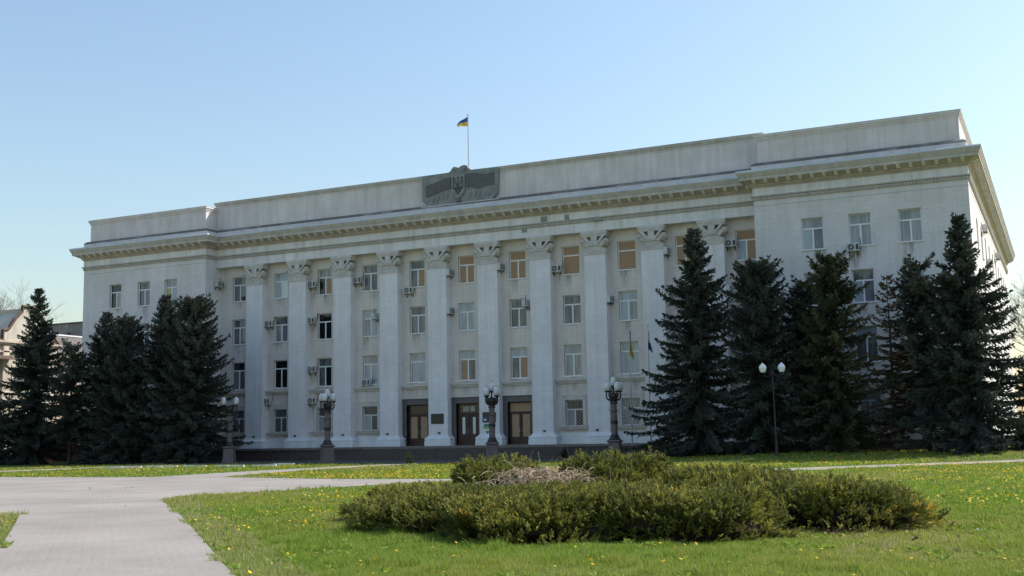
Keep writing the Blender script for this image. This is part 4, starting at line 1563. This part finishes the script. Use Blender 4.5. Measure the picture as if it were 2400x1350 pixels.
# ================================================================== buildings at the left
t = thing('old_house', 'old cream house with stepped gable behind the leftmost spruce, sunlit', 'house')
XH = -62.0
mb = MB()
g = [(-30, 0), (16.6, 0), (16.6, 12.9), (15.0, 14.3), (14.3, 15.6), (13.3, 16.3), (13.3, 16.75), (11.7, 16.75), (11.7, 16.3), (10.6, 15.2), (9.8, 14.1), (9.2, 13.9), (9.2, 12.9), (-30, 12.9)]
n = len(g)
mb.add([(XH, y, z) for y, z in g] + [(XH - 9, y, z) for y, z in g], [tuple(range(n)), tuple(range(2 * n - 1, n - 1, -1))] + [((i + 1) % n, i, n + i, n + (i + 1) % n) for i in range(n)])
mb.build('wall', 'old_render', t)
mb = MB()
gp = [(8.95, 12.95), (8.95, 14.1), (9.7, 14.3), (10.45, 15.4), (11.45, 16.4), (11.45, 16.95), (13.55, 16.95), (13.55, 16.4), (14.5, 15.7), (15.25, 14.4), (16.9, 12.95)]
for a, b in zip(gp[:-1], gp[1:]):
    mb.tube([(XH + 0.05, a[0], a[1]), (XH + 0.05, b[0], b[1])], 0.20, 4)
mb.build('gable_coping', 'rust_roof', t)
mb = MB()
mb.box(XH - 0.0, XH + 0.35, -30, 16.7, 12.55, 12.75)
mb.box(XH - 0.0, XH + 0.55, -30, 16.75, 12.75, 12.95)
mb.box(XH - 0.0, XH + 0.25, -30, 16.7, 11.7, 11.85)
mb.box(XH, XH + 0.25, 9.0, 9.8, 0, 12.5)
mb.build('eaves_moulding', 'old_trim', t)
mb = MB()
mb.add([(XH + 0.5, -30, 12.96), (XH + 0.5, 9.0, 12.96), (XH - 4, 9.0, 15.2), (XH - 4, -30, 15.2)], [(0, 1, 2, 3)])
mb.build('roof', 'rust_roof', t)
mb = MB()
mb.add([(XH + 0.1, 6.0, 11.4), (XH + 0.1, 10.0, 11.4), (XH + 1.8, 10.0, 10.9), (XH + 1.8, 6.0, 10.9), (XH + 0.1, 6.0, 11.3), (XH + 0.1, 10.0, 11.3), (XH + 1.8, 10.0, 10.8), (XH + 1.8, 6.0, 10.8)],
       [(0, 3, 2, 1), (4, 5, 6, 7), (3, 7, 6, 2), (2, 6, 5, 1), (0, 4, 7, 3)])
mb.build('awning', 'rust_roof', t)
for yy in (-4.0, 0.0, 4.2, 7.6, 11.2, 14.4):
    for zz in (2.6, 7.6):
        mb = MB()
        mb.box(XH + 0.002, XH + 0.10, yy - 0.85, yy + 0.85, zz, zz + 2.8)
        w_ = mb.build('window', 'old_trim', t)
        mb = MB()
        mb.box(XH + 0.10, XH + 0.12, yy - 0.62, yy - 0.04, zz + 0.2, zz + 2.5)
        mb.build('pane', 'pane_grey', w_)
        mb = MB()
        mb.box(XH + 0.10, XH + 0.12, yy + 0.04, yy + 0.62, zz + 0.2, zz + 2.5)
        mb.build('pane', 'pane_grey', w_)
t = thing('slate_roofed_house', 'low house with grey slate roof and pinkish wall beside the left wing', 'house')
mb = MB()
mb.box(-72, -62.6, 16.9, 48, 0, 11.6)
mb.build('wall', 'pink_render', t)
mb = MB()
mb.box(-72, -62.2, 16.8, 48, 11.35, 11.6)
mb.box(-72, -61.9, 16.8, 48, 11.6, 12.0)
mb.build('eaves_moulding', 'old_trim', t)
mb = MB()
mb.add([(-61.7, 16.7, 12.02), (-61.7, 48, 12.02), (-66.5, 48, 14.6), (-66.5, 16.7, 14.6), (-72, 16.7, 12.02), (-72, 48, 12.02)], [(0, 1, 2, 3), (3, 2, 5, 4), (0, 3, 4)])
rf = mb.build('roof', 'slate', t)
mb = MB()
mb.box(-66.75, -66.25, 16.6, 48, 14.56, 14.72)
mb.build('ridge_flashing', 'sign_white', rf)
for yy in (19, 23, 27, 31):
    for zz in (2.4, 7.2):
        mb = MB()
        mb.box(-62.6, -62.5, yy - 0.8, yy + 0.8, zz, zz + 2.4)
        w_ = mb.build('window', 'old_trim', t)
        mb = MB()
        mb.box(-62.5, -62.48, yy - 0.6, yy + 0.6, zz + 0.2, zz + 2.2)
        mb.build('pane', 'pane_grey', w_)
t = thing('grey_apartment_block', 'plain grey flat-roofed block with tiny windows showing above the slate roof', 'building')
mb = MB()
mb.box(-79.5, -60, 42, 56, 0, 19.3)
mb.box(-92, -79.5, 42, 56, 0, 18.9)
mb.build('wall', 'grey_block', t)
mb = MB()
mb.box(-79.7, -59.8, 41.8, 56.2, 19.3, 19.45)
mb.box(-92.2, -79.7, 41.8, 56.2, 18.9, 19.05)
mb.build('roof_edge', 'slate', t)
for k in range(9):
    for zz in (16.9, 13.6):
        xx = -90.5 + 3.3 * k
        mb = MB()
        mb.box(xx - 0.45, xx + 0.45, 41.95, 42.0, zz, zz + 0.7)
        mb.build('window', 'pane_dark', t)
t = thing('brick_shed', 'low red-brown shed glimpsed under the leftmost spruces', 'shed')
mb = MB()
mb.box(-46.5, -41.5, -2.5, 1.5, -0.1, 2.35)
mb.build('wall', 'brick_red', t)
mb = MB()
mb.add([(-46.8, -2.8, 2.35), (-41.2, -2.8, 2.35), (-41.2, 1.8, 2.75), (-46.8, 1.8, 2.75), (-46.8, -2.8, 2.25), (-41.2, -2.8, 2.25), (-41.2, 1.8, 2.65), (-46.8, 1.8, 2.65)], [(0, 1, 2, 3), (7, 6, 5, 4), (0, 4, 5, 1), (1, 5, 6, 2), (2, 6, 7, 3), (3, 7, 4, 0)])
mb.build('roof', 'rust_roof', t)
mb = MB()
mb.box(-44.6, -43.5, -2.54, -2.5, -0.1, 1.95)
mb.build('door', 'door_wood', t)
mb = MB()
mb.lathe([(0.18, -0.05), (0.22, 0.08), (0.2, 0.2), (0.42, 0.42), (0.58, 0.62), (0.62, 0.70), (0.55, 0.70), (0.45, 0.62)], 18)
o = mb.build('stone_planter', 'stone_grey', None, (-38.6, -12.3, 0), smooth=True)
tag(o, 'low grey bowl-shaped stone planter on the lawn under the leftmost spruces', 'planter')

# ================================================================== juniper bed
BED_C = (33.4, -57.6)


def juniper(label, x, y, rx, ry, h, seed, n, rot=0.0):
    rng = np.random.RandomState(seed)
    t = thing('juniper_shrub', label, 'shrub', (x, y, 0.0), rot, 'spreading junipers in the round bed')
    # surface points of a lumpy dome
    th = rng.rand(n) * 2 * PI
    ph = np.arcsin(rng.rand(n) ** 0.8)
    nrml = np.stack([np.cos(ph) * np.cos(th), np.cos(ph) * np.sin(th), np.sin(ph)], 1)
    lump = 0.72 + 0.46 * vnoise(nrml[:, 0] * rx + 40 * seed, nrml[:, 1] * ry + nrml[:, 2] * 1.5, 1.5) + 0.14 * vnoise(nrml[:, 0] * rx, nrml[:, 1] * ry + 9 * seed + nrml[:, 2], 5.0)
    dep = 1 - 0.32 * rng.rand(n) ** 2.2
    box = np.cos(ph) ** -0.42
    o = nrml * np.stack([0 * ph + rx, 0 * ph + ry, 0 * ph + h], 1) * (lump * dep)[:, None]
    o[:, :2] *= np.minimum(box, 1.9)[:, None] * 0.93
    kp = (o[:, 2] > 0.42 * h) | (rng.rand(n) < 0.30)
    o, nrml, th = o[kp], nrml[kp], th[kp]
    n = len(o)
    o[:, 2] = np.maximum(o[:, 2] - 0.05, 0.02)
    swirl = np.stack([np.cos(th + 0.9), np.sin(th + 0.9), 0 * th], 1)
    d = nrm(nrml * np.array([1, 1, 0.8]) * 0.9 + np.array([0, 0, 0.45]) + swirl * 0.25 + rng.normal(size=(n, 3)) * 0.32)
    Ls = 0.13 + 0.17 * rng.rand(n)
    O_, D_, L_, W_, T_ = [o], [d], [Ls], [0.018 + 0.012 * rng.rand(n)], [None]
    tb = np.clip(rng.rand(n) * 0.6 + 0.4 * vnoise(o[:, 0] + x, o[:, 1] + y, 1.2), 0, 0.96)
    patch = vnoise(o[:, 0] + x + 31, o[:, 1] + y, 1.1) + 0.25 * rng.rand(n) - 0.13
    tb = np.where((patch > 0.93) & (rng.rand(n) < 0.3), 1.0, tb)
    tints = [tb]
    r = nrm(rng.normal(size=(n, 3)))
    s1 = nrm(np.cross(d, r))
    for f_, sg in ((0.25, 1), (0.35, -1), (0.50, 1), (0.60, -1), (0.74, 1), (0.82, -1)):
        O_.append(o + d * (Ls * f_)[:, None])
        D_.append(nrm(d * 0.75 + s1 * sg * 0.62 + rng.normal(size=(n, 3)) * 0.2))
        L_.append(Ls * (0.52 - 0.32 * f_) * (0.8 + 0.4 * rng.rand(n)))
        W_.append(0.012 + 0.009 * rng.rand(n))
        tints.append(tb)
    O_, D_, L_, W_ = [np.concatenate(q) for q in (O_, D_, L_, W_)]
    V, F = kites(O_, D_, L_, W_, rng, cross=False)
    obj('foliage', np_mesh('foliage', V, F, 'juniper', np.concatenate(tints)), t)
    mb = MB()
    for k in range(70):
        a = rng.rand() * 2 * PI
        q = 0.45 + 0.45 * rng.rand()
        e = (math.cos(a) * rx * q, math.sin(a) * ry * q, h * (0.08 + 0.5 * rng.rand()))
        b = (math.cos(a) * rx * 0.15, math.sin(a) * ry * 0.15, 0.02)
        mb.tube([b, ((b[0] + e[0]) / 2, (b[1] + e[1]) / 2, e[2] * 0.35), e], [0.025, 0.018, 0.008], 4, cap=False)
    mb.build('branch', 'juniper_twig', t)
    mb = MB()      # dark twig core; the shade inside the shrub is put into its colour
    prof = [(0.70, 0.0), (0.78, 0.25), (0.76, 0.5), (0.62, 0.68), (0.25, 0.76)]
    vs, fs, n_ = [], [], 16
    for q, (pr, pz) in enumerate(prof):
        for k in range(n_):
            a = 2 * PI * k / n_
            j = 0.9 + 0.2 * rng.rand()
            vs.append((math.cos(a) * rx * pr * j, math.sin(a) * ry * pr * j, pz * h * (0.92 + 0.12 * rng.rand())))
    for q in range(len(prof) - 1):
        for k in range(n_):
            k2 = (k + 1) % n_
            fs.append((q * n_ + k, q * n_ + k2, (q + 1) * n_ + k2, (q + 1) * n_ + k))
    fs.append(tuple(range((len(prof) - 1) * n_, len(prof) * n_)))
    mb.add(vs, fs)
    mb.build('shaded_twig_core', 'juniper_twig', t)
    return t


# camera-aligned ground directions only used to lay the bed out round its centre
JUN = [
    ('low spreading juniper at the left tip of the round bed', 29.95, -58.9, 1.65, 1.4, 0.50, 41, 4420),
    ('low juniper at the front left of the bed, with yellow shoots', 31.9, -61.2, 1.75, 1.45, 0.58, 42, 5100),
    ('low juniper at the front middle of the bed', 34.1, -62.3, 1.75, 1.5, 0.60, 43, 5100),
    ('juniper at the front right of the bed', 36.4, -61.5, 1.8, 1.5, 0.64, 44, 5100),
    ('juniper at the right tip of the bed, bare and brown underneath', 38.45, -58.9, 1.7, 1.6, 0.68, 45, 4930),
    ('rounded juniper at the back left of the bed, beside the dry vines', 30.5, -56.3, 1.4, 1.35, 0.96, 46, 3910),
    ('highest rounded juniper mound at the back of the bed', 32.7, -55.0, 1.55, 1.4, 1.02, 47, 4420),
    ('juniper at the back right of the bed with upturned tips', 35.7, -56.0, 2.0, 1.7, 0.76, 48, 4760),
    ('juniper filling the middle of the bed', 33.8, -58.8, 2.1, 1.9, 0.62, 49, 4930),
    ('juniper between the middle and right tip of the bed', 36.5, -58.3, 1.8, 1.6, 0.70, 50, 4250),
    ('low juniper between the back left mound and front left shoots', 31.6, -58.7, 1.5, 1.4, 0.50, 51, 3570),
]
for lab, x, y, rx, ry, h, sd, n in JUN:
    juniper(lab, x, y, rx, ry, h, sd, n)

# dry vines over the back of the bed
rng = random.Random(9)
t = thing('dry_vine_tangle', 'tangle of pale dry vine stems draped over the back of the juniper bed', 'vine', (31.8, -57.2, 0.72))
mb = MB()
for k in range(620):
    cx_, cy_ = rng.gauss(0, 0.68), rng.gauss(0, 0.5)
    p = Vector((cx_, cy_, rng.uniform(-0.12, 0.22) - 0.12 * (cx_ * cx_ + cy_ * cy_)))
    a = rng.uniform(0, 2 * PI)
    d = Vector((math.cos(a), math.sin(a), rng.uniform(0.2, 1.2))).normalized()
    pts = [p]
    for q in range(6):
        p = p + d * rng.uniform(0.06, 0.12)
        d = (d + Vector((rng.gauss(0, 0.3), rng.gauss(0, 0.3), -0.33))).normalized()
        if p.z < -0.25:
            break
        pts.append(p.copy())
    if len(pts) > 2:
        r = rng.uniform(0.004, 0.010)
        mb.tube(pts, [r] * (len(pts) - 1) + [r * 0.4], 4, cap=False)
tag(mb.build('stems', 'straw', t), kind='stuff')
mb = MB()
for k in range(9):
    a = rng.uniform(0, 2 * PI)
    p = Vector((rng.gauss(0.4, 1.2), rng.gauss(0.4, 0.7), 0.0))
    mb.tube([p, p + Vector((math.cos(a) * 0.08, math.sin(a) * 0.08, 0.3)), p + Vector((math.cos(a) * 0.3, math.sin(a) * 0.3, rng.uniform(0.45, 0.75)))], [0.008, 0.006, 0.003], 4)
tag(mb.build('upright_stalks', 'straw', t), kind='stuff')

# tall weed
t = thing('tall_weed', 'tall pale green weed alone on the lawn edge before the steps', 'plant', (3.9, -15.6, 0))
rngn = np.random.RandomState(5)
mb = MB()
for k in range(5):
    a = k * 1.3
    mb.tube([(0.05 * math.cos(a), 0.05 * math.sin(a), 0), (0.12 * math.cos(a), 0.12 * math.sin(a), 0.4), (0.1 * math.cos(a), 0.1 * math.sin(a), 0.78 - 0.08 * k)], [0.015, 0.012, 0.005], 5)
mb.build('stem', 'weed', t)
n = 130
zz = rngn.rand(n) ** 1.3 * 0.78
aa = rngn.rand(n) * 2 * PI
rad = 0.05 + 0.06 * rngn.rand(n)
o = np.stack([np.cos(aa) * rad, np.sin(aa) * rad, zz], 1)
d = nrm(np.stack([np.cos(aa), np.sin(aa), 0.4 + 0 * aa], 1) + rngn.normal(size=(n, 3)) * 0.25)
V, F = kites(o, d, (0.30 - 0.25 * zz) * (0.7 + 0.6 * rngn.rand(n)), 0.035 + 0.02 * rngn.rand(n), rngn, cross=False)
obj('leaves', np_mesh('leaves', V, F, 'weed'), t)


# ================================================================== grass, dandelions, dry leaves
def masked(x, y, margin=0.0):
    """True where lawn grows"""
    jx = 0.35 * (vnoise(x + 3, y, 0.9) - 0.5) + 0.14 * (vnoise(x, y + 8, 5.5) - 0.5) + 0.05 * np.sin(x * 37 + y * 53)
    jy = 0.35 * (vnoise(x, y + 21, 0.9) - 0.5) + 0.14 * (vnoise(x + 14, y, 5.5) - 0.5) + 0.05 * np.sin(x * 61 - y * 29)
    x, y = x + jx, y + jy
    ok = ~in_poly(x, y, SQUARE) & ~in_poly(x, y, PLAZA)
    for _, a, b in PATHS:
        ok &= ~in_poly(x, y, a + b[::-1])
    ok &= ~((y > YW - 0.3) & (x > XL - 0.3) & (x < XR + 0.3))
    ok &= ~((y > -3.3) & (x > XLI) & (x < XRI))
    return ok


def in_bed(x, y):
    r = np.zeros(len(x), bool)
    for _, jx, jy, rx, ry, h, _, _ in JUN:
        r |= ((x - jx) / (rx * 0.9)) ** 2 + ((y - jy) / (ry * 0.9)) ** 2 < 1
    return r


def scatter(rng, dmin, dmax, dens, half=0.47):
    """random ground points in the wedge seen from the path, between two distances"""
    area = half * (dmax ** 2 - dmin ** 2)
    n = int(area * dens)
    d = np.sqrt(rng.rand(n) * (dmax ** 2 - dmin ** 2) + dmin ** 2)
    a = 0.4448 + (rng.rand(n) * 2 - 1) * half
    return CAM.x - np.sin(a) * d, CAM.y + np.cos(a) * d, d


rng = np.random.RandomState(77)
Vs, Fs, Ts = [], [], []
cnt = 0
for dmin, dmax, dens, hh, ww in ((11.5, 18, 3000, 0.085, 0.0065), (18, 25, 1800, 0.08, 0.009), (25, 37, 600, 0.08, 0.017), (37, 60, 170, 0.075, 0.032), (60, 92, 38, 0.08, 0.06)):
    x, y, d = scatter(rng, dmin, dmax, dens)
    ok = (masked(x, y) & ~in_bed(x, y)) | ((dmin < 60) & in_poly(x, y, SQUARE) & (vnoise(x * 1.0, y * 1.0, 2.1) * vnoise(x + 5, y, 0.5) > 0.76))
    x, y = x[ok], y[ok]
    n1 = vnoise(x, y, 0.9)
    n2 = vnoise(x + 77, y, 2.7)
    n3 = vnoise(x, y + 51, 0.25)
    keep = rng.rand(len(x)) < 0.12 + 1.15 * (0.45 * n1 + 0.35 * n2 + 0.2 * n3)
    edge = np.zeros(len(x), bool)
    for ex, ey in ((0.4, 0), (-0.4, 0), (0, 0.4), (0, -0.4), (0.8, 0.2), (-0.6, -0.6)):
        edge |= in_poly(x + ex, y + ey, SQUARE)
    edge = edge[keep]
    x, y, n1, n2, n3 = x[keep], y[keep], n1[keep], n2[keep], n3[keep]
    n = len(x)
    n4 = vnoise(x + 13, y + 40, 5.0)
    h = hh * (0.30 + 1.1 * (0.55 * n1 + 0.45 * n2) ** 1.6 + 1.1 * np.clip(n4 * n2 - 0.32, 0, 1) * 2.0) * (0.6 + 0.8 * rng.rand(n))
    az = rng.rand(n) * 2 * PI
    sx, sy = np.cos(az) * ww, np.sin(az) * ww
    lx, ly = rng.normal(size=n) * 0.45 * h, rng.normal(size=n) * 0.45 * h
    z = gz(x, y)
    V = np.stack([np.stack([x - sx, y - sy, z - 0.01], 1), np.stack([x + sx, y + sy, z - 0.01], 1), np.stack([x + lx, y + ly, z + h], 1)], 1).reshape(-1, 3)
    F = np.arange(n * 3).reshape(n, 3) + cnt
    cnt += n * 3
    Vs.append(V)
    Fs.append(F)
    Ts.append(np.clip(0.75 * n3 + 0.22 * n2 + 0.30 * rng.rand(n) - 0.08 - 0.35 * np.clip(n4 - 0.55, 0, 1) * 2 + (rng.rand(n) < 0.035) * 1.0 + edge * (rng.rand(n) < 0.4) * 1.0, 0, 1))
g = obj('grass', np_mesh('grass', np.concatenate(Vs), np.concatenate(Fs), 'grass', np.concatenate(Ts)))
tag(g, 'spring grass of the lawn, tufted and uneven', 'grass', kind='stuff')

# dandelions
Vs, Fs = [], []
cnt = 0
rng = np.random.RandomState(78)
for dmin, dmax, dens, k in ((11.5, 22, 4.2, 8), (22, 40, 15, 6), (40, 62, 24, 5), (62, 92, 16, 4)):
    x, y, d = scatter(rng, dmin, dmax, dens)
    ok = masked(x, y) & ~in_bed(x, y)
    x, y, d = x[ok], y[ok], d[ok]
    cl = 0.5 * vnoise(x, y, 0.30) + 0.5 * vnoise(x + 9, y + 5, 1.5)
    keep = rng.rand(len(x)) < np.clip((cl - 0.50) * 5.0, 0.025, 1)
    x, y = x[keep], y[keep]
    n = len(x)
    r = (0.016 + 0.009 * rng.rand(n)) * (1.0 if dmin < 22 else 1.25)
    z = gz(x, y) + 0.05 + 0.06 * rng.rand(n)
    tl = rng.normal(size=(n, 2)) * 0.35
    c = np.stack([x, y, z + 0.006], 1)
    ring = []
    for q in range(k):
        a = 2 * PI * q / k
        dx, dy = r * math.cos(a), r * math.sin(a)
        ring.append(np.stack([x + dx, y + dy, z + tl[:, 0] * dx + tl[:, 1] * dy], 1))
    V = np.stack([c] + ring, 1)
    base = np.arange(n)[:, None] * (k + 1) + cnt
    F = np.concatenate([np.concatenate([base, base + 1 + q, base + 1 + (q + 1) % k], 1) for q in range(k)])
    cnt += n * (k + 1)
    Vs.append(V.reshape(-1, 3))
    Fs.append(F)
g = obj('dandelions', np_mesh('dandelions', np.concatenate(Vs), np.concatenate(Fs), 'dandelion'))
tag(g, 'yellow dandelion heads scattered over the lawn', 'flowers', kind='stuff')

# broad-leaved weeds, flat rosettes in the near lawn
rng = np.random.RandomState(80)
x, y, d = scatter(rng, 11.5, 30, 3.2)
ok = masked(x, y) & ~in_bed(x, y) & (vnoise(x + 60, y, 0.8) > 0.45)
x, y = x[ok], y[ok]
k = 8
n = len(x) * k
xx, yy = np.repeat(x, k), np.repeat(y, k)
a = rng.rand(n) * 2 * PI
o = np.stack([xx, yy, gz(xx, yy) + 0.015], 1)
dd = nrm(np.stack([np.cos(a), np.sin(a), 0.35 + 0.3 * rng.rand(n)], 1))
V, F = kites(o, dd, 0.08 + 0.09 * rng.rand(n), 0.014 + 0.010 * rng.rand(n), rng, cross=False, belly=0.6)
g = obj('lawn_weeds', np_mesh('lawn_weeds', V, F, 'grass', 0.5 * rng.rand(n)))
tag(g, 'flat rosettes of broad-leaved weeds in the lawn', 'weeds', kind='stuff')

# dry leaves under the right tip of the bed
rng = np.random.RandomState(79)
n = 900
a = rng.rand(n) * 2 * PI
x = 38.6 + rng.normal(size=n) * 0.75
y = -59.6 + rng.normal(size=n) * 0.75
o = np.stack([x, y, 0.02 + 0.05 * rng.rand(n)], 1)
d = nrm(np.stack([np.cos(a), np.sin(a), 0.25 * rng.normal(size=n)], 1))
V, F = kites(o, d, 0.05 + 0.06 * rng.rand(n), 0.018 + 0.012 * rng.rand(n), rng, cross=False)
g = obj('dry_leaves', np_mesh('dry_leaves', V, F, 'dry_leaf', rng.rand(n)))
tag(g, 'brown dry leaves littering the ground under the right juniper', 'leaf litter', kind='stuff')
